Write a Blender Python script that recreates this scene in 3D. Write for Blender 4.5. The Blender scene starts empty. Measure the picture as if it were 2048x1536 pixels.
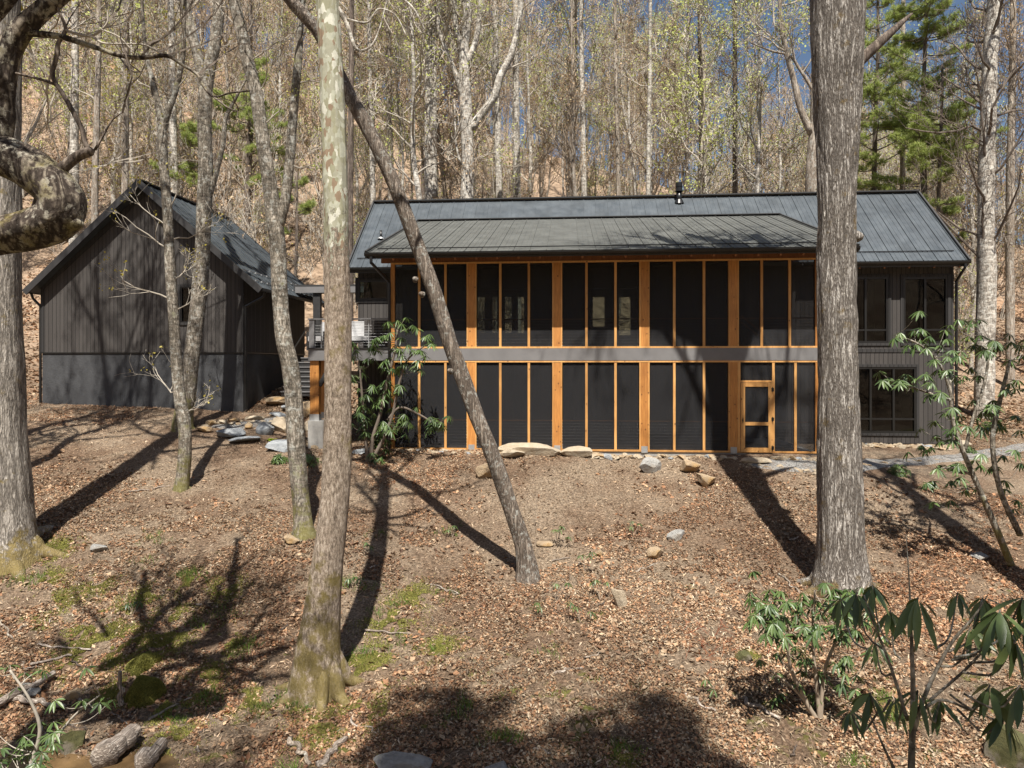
import bpy, math, random
import numpy as np
from mathutils import Vector
R = math.radians
sc = bpy.context.scene
ZC = 2.56                      # eye height above the porch slab
F = 1365.0; CX = 1024.0; HY = 728.0     # photograph calibration (2048 x 1536)
# ---------------------------------------------------------------- camera, sky, sun, exposure
cd = bpy.data.cameras.new('camera'); cam = bpy.data.objects.new('camera', cd); sc.collection.objects.link(cam)
cam.location = (0, 0, ZC); cam.rotation_euler = (R(90), 0, 0)
cd.sensor_width = 36; cd.lens = 24.0; cd.shift_y = -(768-HY)/2048; cd.clip_end = 2000; cd.clip_start = 0.1
sc.camera = cam
SUN_EL = R(62); SUN_AZ = R(1.5)        # sun behind the camera, a touch to the right
w = bpy.data.worlds.new('World'); sc.world = w; w.use_nodes = True
nt = w.node_tree; bg = nt.nodes['Background']
sky = nt.nodes.new('ShaderNodeTexSky'); sky.sky_type = 'NISHITA'; sky.sun_disc = False
sky.sun_elevation = SUN_EL; sky.sun_rotation = math.pi - SUN_AZ
sky.air_density = 1.0; sky.dust_density = 1.2; sky.ozone_density = 1.2
nt.links.new(sky.outputs[0], bg.inputs[0]); bg.inputs[1].default_value = 0.054
sl = bpy.data.lights.new('sun', 'SUN'); sl.energy = 5.0; sl.angle = R(0.55); sl.color = (1.0, .95, .87)
so = bpy.data.objects.new('sun', sl); sc.collection.objects.link(so)
sd = Vector((math.sin(SUN_AZ)*math.cos(SUN_EL), -math.cos(SUN_AZ)*math.cos(SUN_EL), math.sin(SUN_EL)))
so.rotation_euler = sd.to_track_quat('Z', 'Y').to_euler(); so.location = (0, -20, 40)
sc.view_settings.view_transform = 'Standard'; sc.view_settings.look = 'None'
sc.view_settings.exposure = 0.9; sc.view_settings.gamma = 1
sc.render.engine = 'CYCLES'; sc.cycles.max_bounces = 6; sc.cycles.transparent_max_bounces = 24

rng = np.random.default_rng(7); random.seed(7)

# ---------------------------------------------------------------- helpers
class MB:
    """mesh builder"""
    def __init__(s): s.v = []; s.f = []; s.n = 0; s.c = []
    def add(s, v, f, col=None):
        v = np.asarray(v, float).reshape(-1, 3); f = np.asarray(f, int)
        s.v.append(v); s.f.append(f + s.n); s.n += len(v)
        s.c.append((len(f), col))
    def box(s, x0, x1, y0, y1, z0, z1):
        v = [(x, y, z) for z in (z0, z1) for y in (y0, y1) for x in (x0, x1)]
        s.add(v, [(0,2,3,1),(4,5,7,6),(0,1,5,4),(2,6,7,3),(0,4,6,2),(1,3,7,5)])
    def obox(s, p, q, w, h, up=(0,0,1)):
        """bar from p to q with width w and height h"""
        p = np.array(p, float); q = np.array(q, float); d = q-p; d /= np.linalg.norm(d)
        u = np.array(up, float); sd_ = np.cross(d, u); sd_ /= np.linalg.norm(sd_); u = np.cross(sd_, d)
        v = []
        for e in (p, q):
            for a, b in ((-1,-1),(1,-1),(1,1),(-1,1)): v.append(e + sd_*a*w/2 + u*b*h/2)
        s.add(v, [(3,2,1,0),(4,5,6,7),(0,1,5,4),(1,2,6,5),(2,3,7,6),(3,0,4,7)])
    def tube(s, pts, rad, sides=8, cap=True, disp=None, col=None):
        P = np.asarray(pts, float); n = len(P); rad = np.asarray(rad, float)
        T = np.empty_like(P); T[1:-1] = P[2:]-P[:-2]; T[0] = P[1]-P[0]; T[-1] = P[-1]-P[-2]
        T /= np.linalg.norm(T, axis=1)[:, None] + 1e-9
        ref = np.array([1., 0, 0]) if abs(T[0][0]) < .8 else np.array([0, 1., 0])
        U = ref - T*(T@ref)[:, None]; U /= np.linalg.norm(U, axis=1)[:, None] + 1e-9
        W = np.cross(T, U)
        th = np.arange(sides)*2*math.pi/sides
        rr = rad[:, None]*np.ones((1, sides))
        if disp is not None: rr = rr + disp(P, th, rad)
        V = P[:, None, :] + rr[:, :, None]*(np.cos(th)[None, :, None]*U[:, None, :] + np.sin(th)[None, :, None]*W[:, None, :])
        V = V.reshape(-1, 3)
        i = np.arange(n-1)[:, None]*sides; j = np.arange(sides)[None, :]; j2 = (j+1) % sides
        Fq = np.stack([i+j, i+j2, i+sides+j2, i+sides+j], -1).reshape(-1, 4)
        s.add(V, Fq, col)
        if cap:
            k = s.n - 1
            base = s.n - sides
            c = len(V)
            # fan cap at the end
            s.v.append(P[-1:]); 
            ci = s.n; s.n += 1
            f = np.array([(base+a, base+(a+1) % sides, ci, ci) for a in range(sides)])
            s.f.append(f); s.c.append((len(f), col))
            s.v.append(P[:1]); ci = s.n; s.n += 1; b0 = base-sides*(n-1)
            f = np.array([(b0+(a+1) % sides, b0+a, ci, ci) for a in range(sides)]); s.f.append(f); s.c.append((len(f), col))
    def build(s, name, mat, parent=None, smooth=False, loc=None, org=None):
        me = bpy.data.meshes.new(name)
        V = np.concatenate(s.v) if s.v else np.zeros((0, 3))
        if loc is not None: V = V - np.asarray(loc)
        if org is not None: V = V - np.asarray(org)
        polys = []; 
        F3 = [f for f in s.f if len(f) and f.shape[1] == 3]; allq = True
        # build loops preserving order
        tot = []; start = []; loops = []
        n = 0
        for f in s.f:
            if not len(f): continue
            if f.shape[1] == 4:
                tri = (f[:, 2] == f[:, 3])
                if tri.all():
                    f = f[:, :3]
                elif tri.any():
                    raise ValueError
            k = f.shape[1]
            loops.append(f.reshape(-1)); tot.append(np.full(len(f), k)); 
        loops = np.concatenate(loops); tot = np.concatenate(tot); start = np.concatenate([[0], np.cumsum(tot)[:-1]])
        me.vertices.add(len(V)); me.vertices.foreach_set('co', V.astype(np.float32).ravel())
        me.loops.add(len(loops)); me.loops.foreach_set('vertex_index', loops.astype(np.int32))
        me.polygons.add(len(tot)); me.polygons.foreach_set('loop_start', start.astype(np.int32)); me.polygons.foreach_set('loop_total', tot.astype(np.int32))
        me.polygons.foreach_set('use_smooth', np.full(len(tot), bool(smooth)))
        me.update(calc_edges=True); me.validate()
        if any(c is not None for _, c in s.c):
            cols = np.concatenate([np.tile(np.array(c if c is not None else (.5,.5,.5), float).reshape(-1, 3), (1, 1)) if (c is not None and np.ndim(c) == 2) else np.tile(np.array(c if c is not None else (.5,.5,.5), float), (k, 1)) for k, c in s.c if k])
            at = me.attributes.new('tint', 'FLOAT_COLOR', 'FACE')
            at.data.foreach_set('color', np.concatenate([cols, np.ones((len(cols), 1))], 1).astype(np.float32).ravel())
        me.materials.append(mat)
        o = bpy.data.objects.new(name, me); sc.collection.objects.link(o)
        if parent: o.parent = parent
        if loc is not None: o.location = loc
        return o
def tag(o, label=None, cat=None, group=None, kind=None):
    if label: o['label'] = label
    if cat: o['category'] = cat
    if group: o['group'] = group
    if kind: o['kind'] = kind
    return o
def thing(name, loc, label, cat, group=None, rz=0):
    o = bpy.data.objects.new(name, None); sc.collection.objects.link(o); o.empty_display_size = .2
    o.location = loc; o.rotation_euler = (0, 0, rz)
    return tag(o, label, cat, group)
def copy_tree(o, parent=None):
    c = o.copy(); sc.collection.objects.link(c); c.parent = parent
    for ch in list(o.children): copy_tree(ch, c)
    return c
def P(x, y, D): return np.array([(x-CX)/F*D, D, ZC-(y-HY)/F*D])

def vnoise(x, y, z=None, seed=0):
    """smooth value noise, vectorised, about -1..1"""
    x = np.asarray(x, float); y = np.asarray(y, float); z = np.zeros_like(x) if z is None else np.asarray(z, float)
    xi = np.floor(x).astype(np.int64); yi = np.floor(y).astype(np.int64); zi = np.floor(z).astype(np.int64)
    fx = x-xi; fy = y-yi; fz = z-zi
    fx = fx*fx*(3-2*fx); fy = fy*fy*(3-2*fy); fz = fz*fz*(3-2*fz)
    def h(a, b, c):
        n = (a*374761393 + b*668265263 + c*2147483647 + seed*974711) & 0xffffffff
        n = ((n ^ (n >> 13))*1274126177) & 0xffffffff
        n = (n ^ (n >> 16)) & 0xffff
        return n/32767.5-1
    r = 0
    for dx in (0, 1):
        for dy in (0, 1):
            for dz in (0, 1):
                wgt = (fx if dx else 1-fx)*(fy if dy else 1-fy)*(fz if dz else 1-fz)
                r = r + wgt*h(xi+dx, yi+dy, zi+dz)
    return r

# ---------------------------------------------------------------- terrain height
ctl = []
for (x, y, D) in [(635,1385,10.8),(1680,1195,13.2),(1055,1160,14.0),(608,1070,15.0),(20,1115,13.8),(360,980,17.5),
    (1240,1200,13.0),(1300,940,19),(2030,1130,14.5),(1024,1536,8.8),(1800,1536,8.5),(400,1536,9.0),(1024,1350,10.8),
    (1700,1350,10.4),(300,1250,12.1),(120,1360,11.0),(50,1455,9.9),(250,1450,10.0),(800,1050,16.2),(1400,1050,16.2),(200,900,19.8),(40,880,20),
    (650,897,20.6),(480,852,22.3),(487,826,24),(85,806,24.7),(600,792,26),(700,860,24),(1800,888,23.3),(1930,891,22.8),(1960,835,27),(2040,790,32),
    (1636,911,19.5),(790,898.5,20.35),(1200,904,20),(1000,901,20.15),(1420,907,19.75),(60,700,31),(60,560,40),(1024,905,22),(1636,905,21.5)]:
    ctl.append(P(x, y, D))
for (X, Y, z) in [(-3,29,-1.2),(3,31,-1.3),(10,31,-1.6),(-10,32,0),(0,36,1),(12,38,1.5),
    (0,45,5.5),(0,60,14),(0,80,24),(0,110,35),(0,145,40),(-30,45,9),(-30,60,18),(-30,80,30),(-45,110,50),(-60,145,62),(-60,60,21),(-75,90,42),
    (30,45,3.5),(30,60,9),(35,80,16),(45,110,24),(60,145,27),(60,60,8),(80,90,14),(-60,30,4),(-30,20,-1.5),(-18,12,-3.6),(-60,10,0),
    (25,22,-2.8),(20,12,-4.4),(50,20,-2),(60,35,0),(-14,5,-5.4),(-6,4,-5.6),(0,4,-5.5),(8,4,-5.3),(16,4,-5.0),(0,-4,-4.6),(-12,-6,-4.5),(14,-6,-4.2),
    (0,-20,1.0),(-30,-20,1),(30,-20,1),(0,-45,14),(-50,-45,14),(50,-45,14),(0,-80,26),(-120,0,14),(120,0,10),(-120,80,50),(120,80,14),(-120,150,70),(120,150,26),(-100,-80,28),(100,-80,28)]:
    ctl.append(np.array([X, Y, z+ZC]))
ctl = np.array(ctl)
def _tps(r2): return np.where(r2 > 0, .5*r2*np.log(r2+1e-12), 0)
_n = len(ctl); _S = 30.0
_A = np.zeros((_n+3, _n+3)); _xy = ctl[:, :2]/_S
_A[:_n, :_n] = _tps(((_xy[:, None]-_xy[None])**2).sum(-1)) + np.eye(_n)*3e-5
_A[:_n, _n:] = np.c_[np.ones(_n), _xy]; _A[_n:, :_n] = _A[:_n, _n:].T
_w = np.linalg.solve(_A, np.r_[ctl[:, 2], 0, 0, 0])
def terr(X, Y):
    X = np.asarray(X, float); Y = np.asarray(Y, float); sh = X.shape
    q = np.c_[X.ravel(), Y.ravel()]/_S
    out = np.empty(len(q))
    for i in range(0, len(q), 20000):
        qq = q[i:i+20000]
        out[i:i+20000] = _tps(((qq[:, None]-_xy[None])**2).sum(-1))@_w[:_n] + _w[_n] + qq@_w[_n+1:]
    return out.reshape(sh)
_Ds = np.concatenate([np.arange(3, 30, .1), np.arange(30, 140, .5)])
def G(x, y, dz=0):
    """ground point seen at photograph pixel (x, y)"""
    X = (x-CX)/F*_Ds; Z = ZC-(y-HY)/F*_Ds; t = terr(X, _Ds)
    k = np.argmax(Z <= t)
    if Z[k] > t[k]: k = len(_Ds)-1
    a = Z[k-1]-t[k-1]; b = t[k]-Z[k]; u = a/(a+b+1e-9)
    D = _Ds[k-1]*(1-u)+_Ds[k]*u
    p = P(x, y, D); p[2] = float(terr(np.array([p[0]]), np.array([p[1]]))[0])+dz
    return p
def gz(x, y): return float(terr(np.array([x]), np.array([y]))[0])

# ---------------------------------------------------------------- materials
def newmat(name):
    m = bpy.data.materials.new(name); m.use_nodes = True
    return m, m.node_tree, m.node_tree.nodes['Principled BSDF'], m.node_tree.nodes['Material Output']
def N(nt, t, **kw):
    n = nt.nodes.new(t)
    for k, v in kw.items():
        if k == 'inp':
            for a, b in v.items():
                if hasattr(b, 'bl_idname') or isinstance(b, bpy.types.NodeSocket): nt.links.new(b, n.inputs[a])
                else: n.inputs[a].default_value = b
        else: setattr(n, k, v)
    return n
def c4(c): return (c[0], c[1], c[2], 1)
def ramp(nt, fac, stops, interp='LINEAR'):
    n = nt.nodes.new('ShaderNodeValToRGB'); nt.links.new(fac, n.inputs[0]); cr = n.color_ramp; cr.interpolation = interp
    while len(cr.elements) < len(stops): cr.elements.new(.5)
    for e, (p, c) in zip(cr.elements, stops): e.position = p; e.color = c4(c) if len(c) == 3 else c
    return n.outputs[0]
def coord(nt, scale=(1,1,1), kind='Object'):
    tc = nt.nodes.new('ShaderNodeTexCoord'); mp = nt.nodes.new('ShaderNodeMapping'); mp.inputs['Scale'].default_value = scale
    nt.links.new(tc.outputs[kind], mp.inputs[0]); return mp.outputs[0]
def noise(nt, vec, scale, detail=4, rough=.6, out=0, dist=0):
    n = nt.nodes.new('ShaderNodeTexNoise'); nt.links.new(vec, n.inputs['Vector'])
    n.inputs['Scale'].default_value = scale; n.inputs['Detail'].default_value = detail; n.inputs['Roughness'].default_value = rough; n.inputs['Distortion'].default_value = dist
    return n.outputs[out]
def voro(nt, vec, scale, feat='F1', out='Distance'):
    n = nt.nodes.new('ShaderNodeTexVoronoi'); n.feature = feat; nt.links.new(vec, n.inputs['Vector']); n.inputs['Scale'].default_value = scale
    return n.outputs[out]
def mix(nt, f, a, b, mode='MIX'):
    n = nt.nodes.new('ShaderNodeMix'); n.data_type = 'RGBA'; n.blend_type = mode
    for s, v in ((n.inputs[0], f), (n.inputs[6], a), (n.inputs[7], b)):
        if isinstance(v, bpy.types.NodeSocket): nt.links.new(v, s)
        elif isinstance(v, (int, float)): s.default_value = v
        else: s.default_value = c4(v)
    return n.outputs[2]
def math_(nt, op, a, b=None, c=None, clamp=False):
    n = nt.nodes.new('ShaderNodeMath'); n.operation = op; n.use_clamp = clamp
    for i, v in enumerate((a, b, c)):
        if v is None: continue
        if isinstance(v, bpy.types.NodeSocket): nt.links.new(v, n.inputs[i])
        else: n.inputs[i].default_value = v
    return n.outputs[0]
def bump(nt, h, strength, dist, bsdf, prev=None):
    n = nt.nodes.new('ShaderNodeBump'); n.inputs['Strength'].default_value = strength; n.inputs['Distance'].default_value = dist
    nt.links.new(h, n.inputs['Height'])
    if prev is not None: nt.links.new(prev, n.inputs['Normal'])
    nt.links.new(n.outputs[0], bsdf.inputs['Normal']); return n.outputs[0]
def sep(nt, vec):
    n = nt.nodes.new('ShaderNodeSeparateXYZ'); nt.links.new(vec, n.inputs[0]); return n.outputs

def simple(name, col, rough=.6, metal=0, var=.15, nscale=6, bmp=.0, spec=.5, bd=.01):
    m, t, b, o = newmat(name); v = coord(t)
    n = noise(t, v, nscale, 6, .65)
    lo = tuple(x*(1-var) for x in col); hi = tuple(min(1, x*(1+var)) for x in col)
    t.links.new(ramp(t, n, [(.3, lo), (.7, hi)]), b.inputs['Base Color'])
    b.inputs['Roughness'].default_value = rough; b.inputs['Metallic'].default_value = metal; b.inputs['Specular IOR Level'].default_value = spec
    if bmp: bump(t, noise(t, v, nscale*6, 4), bmp, bd, b)
    return m

def bark(name, lo, hi, fs=14, zs=.14, moss=0.0, mosscol=(.09,.085,.015), mossz=1.0, lichen=0.0, bstr=.8, bd=.03, patch=0.0, lcol=(.42,.42,.38), rings=0):
    """furrowed bark; object coordinates are metres from the tree's base"""
    m, t, b, o = newmat(name); v = coord(t, (1, 1, zs)); v1 = coord(t)
    n1 = noise(t, v, fs, 6, .7, dist=.5); n2 = voro(t, v, fs*1.4, 'DISTANCE_TO_EDGE')
    vv = noise(t, coord(t, (1,1,.35)), fs*3.2, 5, .75)
    rid = noise(t, coord(t, (1, 1, zs*.45)), fs*.55, 3, .55, dist=1.2); rid = math_(t, 'ABSOLUTE', math_(t, 'SUBTRACT', rid, .5))
    rid = math_(t, 'MINIMUM', math_(t, 'MULTIPLY', rid, 7.0), 1.0)
    h = math_(t, 'MULTIPLY', math_(t, 'ADD', math_(t, 'MULTIPLY', math_(t, 'MINIMUM', math_(t, 'MULTIPLY', n2, 3.0), 1.0), .35), math_(t, 'MULTIPLY', rid, .65)), n1)
    h = math_(t, 'ADD', h, math_(t, 'MULTIPLY', vv, .4))
    col = ramp(t, h, [(.18, tuple(x*.4 for x in lo)), (.42, lo), (.78, hi)])
    big = noise(t, v1, 1.3, 3, .6)
    col = mix(t, .55, col, ramp(t, big, [(.3, (.55,.52,.5)), (.7, (1.2,1.2,1.2))]), 'MULTIPLY')
    if lichen:
        lm = noise(t, v1, 7, 8, .75); lm = ramp(t, lm, [(.56-lichen*.1, (0,0,0)), (.62-lichen*.1, (1,1,1))])
        col = mix(t, math_(t, 'MULTIPLY', lm, .75), col, lcol)
    if rings:
        rv = noise(t, coord(t, (.25, .25, 1)), 16, 4, .7)
        col = mix(t, .8, col, ramp(t, rv, [(.38, (.5,.5,.5)), (.5, (1,1,1)), (.62, (1.25,1.25,1.25))]), 'MULTIPLY')
    if moss:
        z = sep(t, v1)[2]
        mm = math_(t, 'ADD', noise(t, v1, 3.5, 8, .7), math_(t, 'MULTIPLY', math_(t, 'SUBTRACT', 1.0, math_(t, 'DIVIDE', z, mossz), clamp=True), .22))
        mm = ramp(t, mm, [(.66-moss*.2, (0,0,0)), (.76-moss*.2, (1,1,1))])
        mc = mix(t, noise(t, v1, 30, 3), mosscol, tuple(x*2.2 for x in mosscol))
        col = mix(t, math_(t, 'MULTIPLY', mm, .85), col, mc)
    t.links.new(col, b.inputs['Base Color']); b.inputs['Roughness'].default_value = .95; b.inputs['Specular IOR Level'].default_value = .15
    bump(t, h, bstr, bd, b)
    return m

def sycamore_bark():
    m, t, b, o = newmat('sycamore_bark'); v1 = coord(t); vs = coord(t, (1, 1, .55)); z = sep(t, v1)[2]
    f = noise(t, coord(t, (1,1,.4)), 26, 8, .8)
    lower = ramp(t, f, [(.34, (.05,.037,.028)), (.5, (.29,.23,.175)), (.66, (.62,.53,.44))])
    mo = ramp(t, math_(t, 'ADD', noise(t, v1, 3.2, 8, .7), math_(t, 'MULTIPLY', math_(t, 'SUBTRACT', 1.0, math_(t, 'DIVIDE', z, 2.6), clamp=True), .2)), [(.56, (0,0,0)), (.68, (1,1,1))])
    lower = mix(t, math_(t, 'MULTIPLY', mo, .8), lower, mix(t, noise(t, v1, 40, 3), (.08,.065,.016), (.26,.2,.06)))
    # peeled upper bark in cream, olive and grey plates
    pv = N(t, 'ShaderNodeTexVoronoi', inp={'Scale': 15.0}); wob = N(t, 'ShaderNodeVectorMath', operation='ADD')
    t.links.new(vs, wob.inputs[0]); nv = N(t, 'ShaderNodeTexNoise', inp={'Scale': 9.0, 'Detail': 3}); t.links.new(vs, nv.inputs['Vector'])
    sc_ = N(t, 'ShaderNodeVectorMath', operation='SCALE'); t.links.new(nv.outputs['Color'], sc_.inputs[0]); sc_.inputs['Scale'].default_value = .16
    t.links.new(sc_.outputs[0], wob.inputs[1]); t.links.new(wob.outputs[0], pv.inputs['Vector'])
    cs = N(t, 'ShaderNodeSeparateColor'); t.links.new(pv.outputs['Color'], cs.inputs[0])
    upper = ramp(t, cs.outputs[0], [(0, (.34,.33,.25)), (.3, (.42,.42,.33)), (.55, (.30,.29,.20)), (.74, (.58,.57,.48)), (.86, (.26,.19,.13))], 'CONSTANT')
    upper = mix(t, .35, upper, ramp(t, noise(t, v1, 14, 6), [(.3, (.6,.6,.6)), (.7, (1.2,1.2,1.2))]), 'MULTIPLY')
    # ragged transition: flakes thin out going up
    tr = math_(t, 'ADD', math_(t, 'DIVIDE', math_(t, 'SUBTRACT', z, 6.1), 2.2), math_(t, 'MULTIPLY', math_(t, 'SUBTRACT', noise(t, vs, 9, 8, .75), .5), 2.6))
    tr = ramp(t, tr, [(.42, (0,0,0)), (.5, (1,1,1))])
    t.links.new(mix(t, tr, lower, upper), b.inputs['Base Color']); b.inputs['Roughness'].default_value = .9; b.inputs['Specular IOR Level'].default_value = .15
    hh = mix(t, tr, f, math_(t, 'MULTIPLY', f, .12)); bump(t, hh, .9, .035, b)
    return m

def leafmat(name, col, col2, rough=.45, trans=.3, attr=False, nscale=3):
    m, t, b, o = newmat(name)
    if attr:
        a = N(t, 'ShaderNodeAttribute', attribute_name='tint'); c = a.outputs['Color']
    else:
        g = N(t, 'ShaderNodeNewGeometry'); v = coord(t)
        c = ramp(t, math_(t, 'ADD', math_(t, 'MULTIPLY', g.outputs['Random Per Island'], .6), math_(t, 'MULTIPLY', noise(t, v, nscale, 3), .4)), [(.2, col), (.8, col2)])
    t.links.new(c, b.inputs['Base Color']); b.inputs['Roughness'].default_value = rough
    tr = N(t, 'ShaderNodeBsdfTranslucent'); t.links.new(c, tr.inputs[0])
    mx = N(t, 'ShaderNodeMixShader'); mx.inputs[0].default_value = trans
    t.links.new(b.outputs[0], mx.inputs[1]); t.links.new(tr.outputs[0], mx.inputs[2]); t.links.new(mx.outputs[0], o.inputs[0])
    return m

M = {}
def siding(name, base, pitch=.145):
    m, t, b, o = newmat(name); v = coord(t); s = sep(t, v); q = math_(t, 'DIVIDE', math_(t, 'ADD', s[0], s[1]), pitch)
    fr = math_(t, 'FRACT', q); idn = N(t, 'ShaderNodeTexWhiteNoise', noise_dimensions='1D'); t.links.new(math_(t, 'FLOOR', q), idn.inputs['W'])
    gr = ramp(t, fr, [(0, (0,0,0)), (.055, (0,0,0)), (.09, (1,1,1)), (.97, (1,1,1)), (1, (0,0,0))])
    tint = ramp(t, idn.outputs[0], [(0, tuple(x*.82 for x in base)), (1, tuple(x*1.15 for x in base))])
    grain = noise(t, coord(t, (9, 9, .5)), 8, 6, .7)
    col = mix(t, .5, tint, ramp(t, grain, [(.3, (.72,.72,.72)), (.7, (1.25,1.25,1.25))]), 'MULTIPLY')
    col = mix(t, gr, (.006,.006,.006), col)
    t.links.new(col, b.inputs['Base Color']); b.inputs['Roughness'].default_value = .75; b.inputs['Specular IOR Level'].default_value = .3
    bump(t, math_(t, 'ADD', gr, math_(t, 'MULTIPLY', grain, .12)), .7, .012, b)
    return m
M['siding'] = siding('charcoal_siding', (.062,.056,.052))
M['siding_dark'] = siding('dark_siding', (.038,.036,.035))
def stucco():
    m, t, b, o = newmat('dark_stucco'); v = coord(t)
    st = noise(t, coord(t, (1, 1, .6)), 1.1, 5, .6); fine = noise(t, v, 45, 6, .8); mid = noise(t, v, 9, 5, .7)
    col = ramp(t, st, [(.3, (.038,.039,.042)), (.7, (.07,.072,.076))])
    col = mix(t, .6, col, ramp(t, mid, [(.3, (.8,.8,.8)), (.7, (1.15,1.15,1.15))]), 'MULTIPLY')
    t.links.new(col, b.inputs['Base Color']); b.inputs['Roughness'].default_value = .95
    bump(t, fine, .9, .02, b, bump(t, mid, .4, .03, b)); return m
M['stucco'] = stucco()
def metalroof(name, col, rough=.38):
    m, t, b, o = newmat(name); v = coord(t); s = sep(t, v)
    n = noise(t, coord(t, (1,1,.4)), 1.6, 6, .65)
    t.links.new(ramp(t, n, [(.3, tuple(x*.75 for x in col)), (.7, tuple(x*1.25 for x in col))]), b.inputs['Base Color'])
    b.inputs['Metallic'].default_value = .25; t.links.new(ramp(t, noise(t, v, 3, 5), [(.3, (rough-.05,)*3), (.7, (rough+.14,)*3)]), b.inputs['Roughness'])
    return m
M['roof'] = metalroof('slate_blue_metal', (.072,.084,.094))
M['roof2'] = metalroof('weathered_metal', (.105,.108,.10), .5)
M['trim'] = simple('dark_trim', (.035,.034,.034), .5)
M['black'] = simple('black_metal', (.012,.012,.012), .35)
M['fascia'] = simple('grey_fascia', (.17,.165,.165), .6, nscale=2, var=.12, bmp=.1)
def cedar(name, lo, hi):
    m, t, b, o = newmat(name); g = noise(t, coord(t, (14, 14, .8)), 3.0, 6, .65, dist=.8); v = coord(t)
    col = ramp(t, g, [(.3, lo), (.68, hi)])
    kn = voro(t, coord(t, (1, 1, .8)), 5.5); k = ramp(t, kn, [(.08, (1,1,1)), (.15, (0,0,0))])
    big = noise(t, v, .9, 3); col = mix(t, .6, col, ramp(t, big, [(.3, (.65,.6,.55)), (.7, (1.2,1.2,1.2))]), 'MULTIPLY')
    oi = N(t, 'ShaderNodeObjectInfo'); col = mix(t, .8, col, ramp(t, oi.outputs['Random'], [(0, (.68,.62,.56)), (.5, (1,1,1)), (1, (1.15,1.15,1.2))]), 'MULTIPLY')
    col = mix(t, math_(t, 'MULTIPLY', k, .8), col, (.09,.03,.01))
    t.links.new(col, b.inputs['Base Color']); b.inputs['Roughness'].default_value = .55; bump(t, g, .3, .006, b); return m
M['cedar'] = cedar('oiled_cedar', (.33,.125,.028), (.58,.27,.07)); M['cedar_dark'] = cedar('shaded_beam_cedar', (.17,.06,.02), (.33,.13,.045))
M['cedar_light'] = cedar('fresh_cedar', (.50,.24,.07), (.72,.41,.145))
M['concrete'] = simple('concrete', (.33,.32,.30), .9, nscale=4, bmp=.3)
M['steel'] = simple('stainless_steel', (.42,.42,.42), .45, .9, var=.05)
M['galv'] = simple('galvanised_steel', (.45,.46,.46), .5, .6)
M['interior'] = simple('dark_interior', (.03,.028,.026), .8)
def screen_mat():
    m, t, b, o = newmat('insect_screen')
    b.inputs['Specular IOR Level'].default_value = .15; b.inputs['Base Color'].default_value = (.028,.028,.03,1); b.inputs['Roughness'].default_value = .6
    n = noise(t, coord(t), 1.5, 4); tp = N(t, 'ShaderNodeBsdfTransparent')
    mx = N(t, 'ShaderNodeMixShader'); t.links.new(ramp(t, n, [(.3, (.56,)*3), (.7, (.64,)*3)]), mx.inputs[0])
    t.links.new(tp.outputs[0], mx.inputs[1]); t.links.new(b.outputs[0], mx.inputs[2]); t.links.new(mx.outputs[0], o.inputs[0]); return m
M['screen'] = screen_mat()
def glass_mat(name='window_glass', tint=(.3,.34,.33,1), add=.0):
    m, t, b, o = newmat(name)
    tp = N(t, 'ShaderNodeBsdfTransparent'); tp.inputs[0].default_value = tint; gl = N(t, 'ShaderNodeBsdfGlossy'); gl.inputs['Roughness'].default_value = .015
    fr = N(t, 'ShaderNodeFresnel', inp={'IOR': 1.52}); mx = N(t, 'ShaderNodeMixShader')
    t.links.new(math_(t, 'ADD', fr.outputs[0], add), mx.inputs[0]); t.links.new(tp.outputs[0], mx.inputs[1]); t.links.new(gl.outputs[0], mx.inputs[2]); t.links.new(mx.outputs[0], o.inputs[0])
    n = noise(t, coord(t), .8, 2); bp = N(t, 'ShaderNodeBump', inp={'Strength': .05, 'Distance': .05}); t.links.new(n, bp.inputs['Height']); t.links.new(bp.outputs[0], gl.inputs['Normal'])
    return m
M['glass'] = glass_mat(); M['clear'] = glass_mat('clear_glass', (.93,.97,.94,1), .0)
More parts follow.
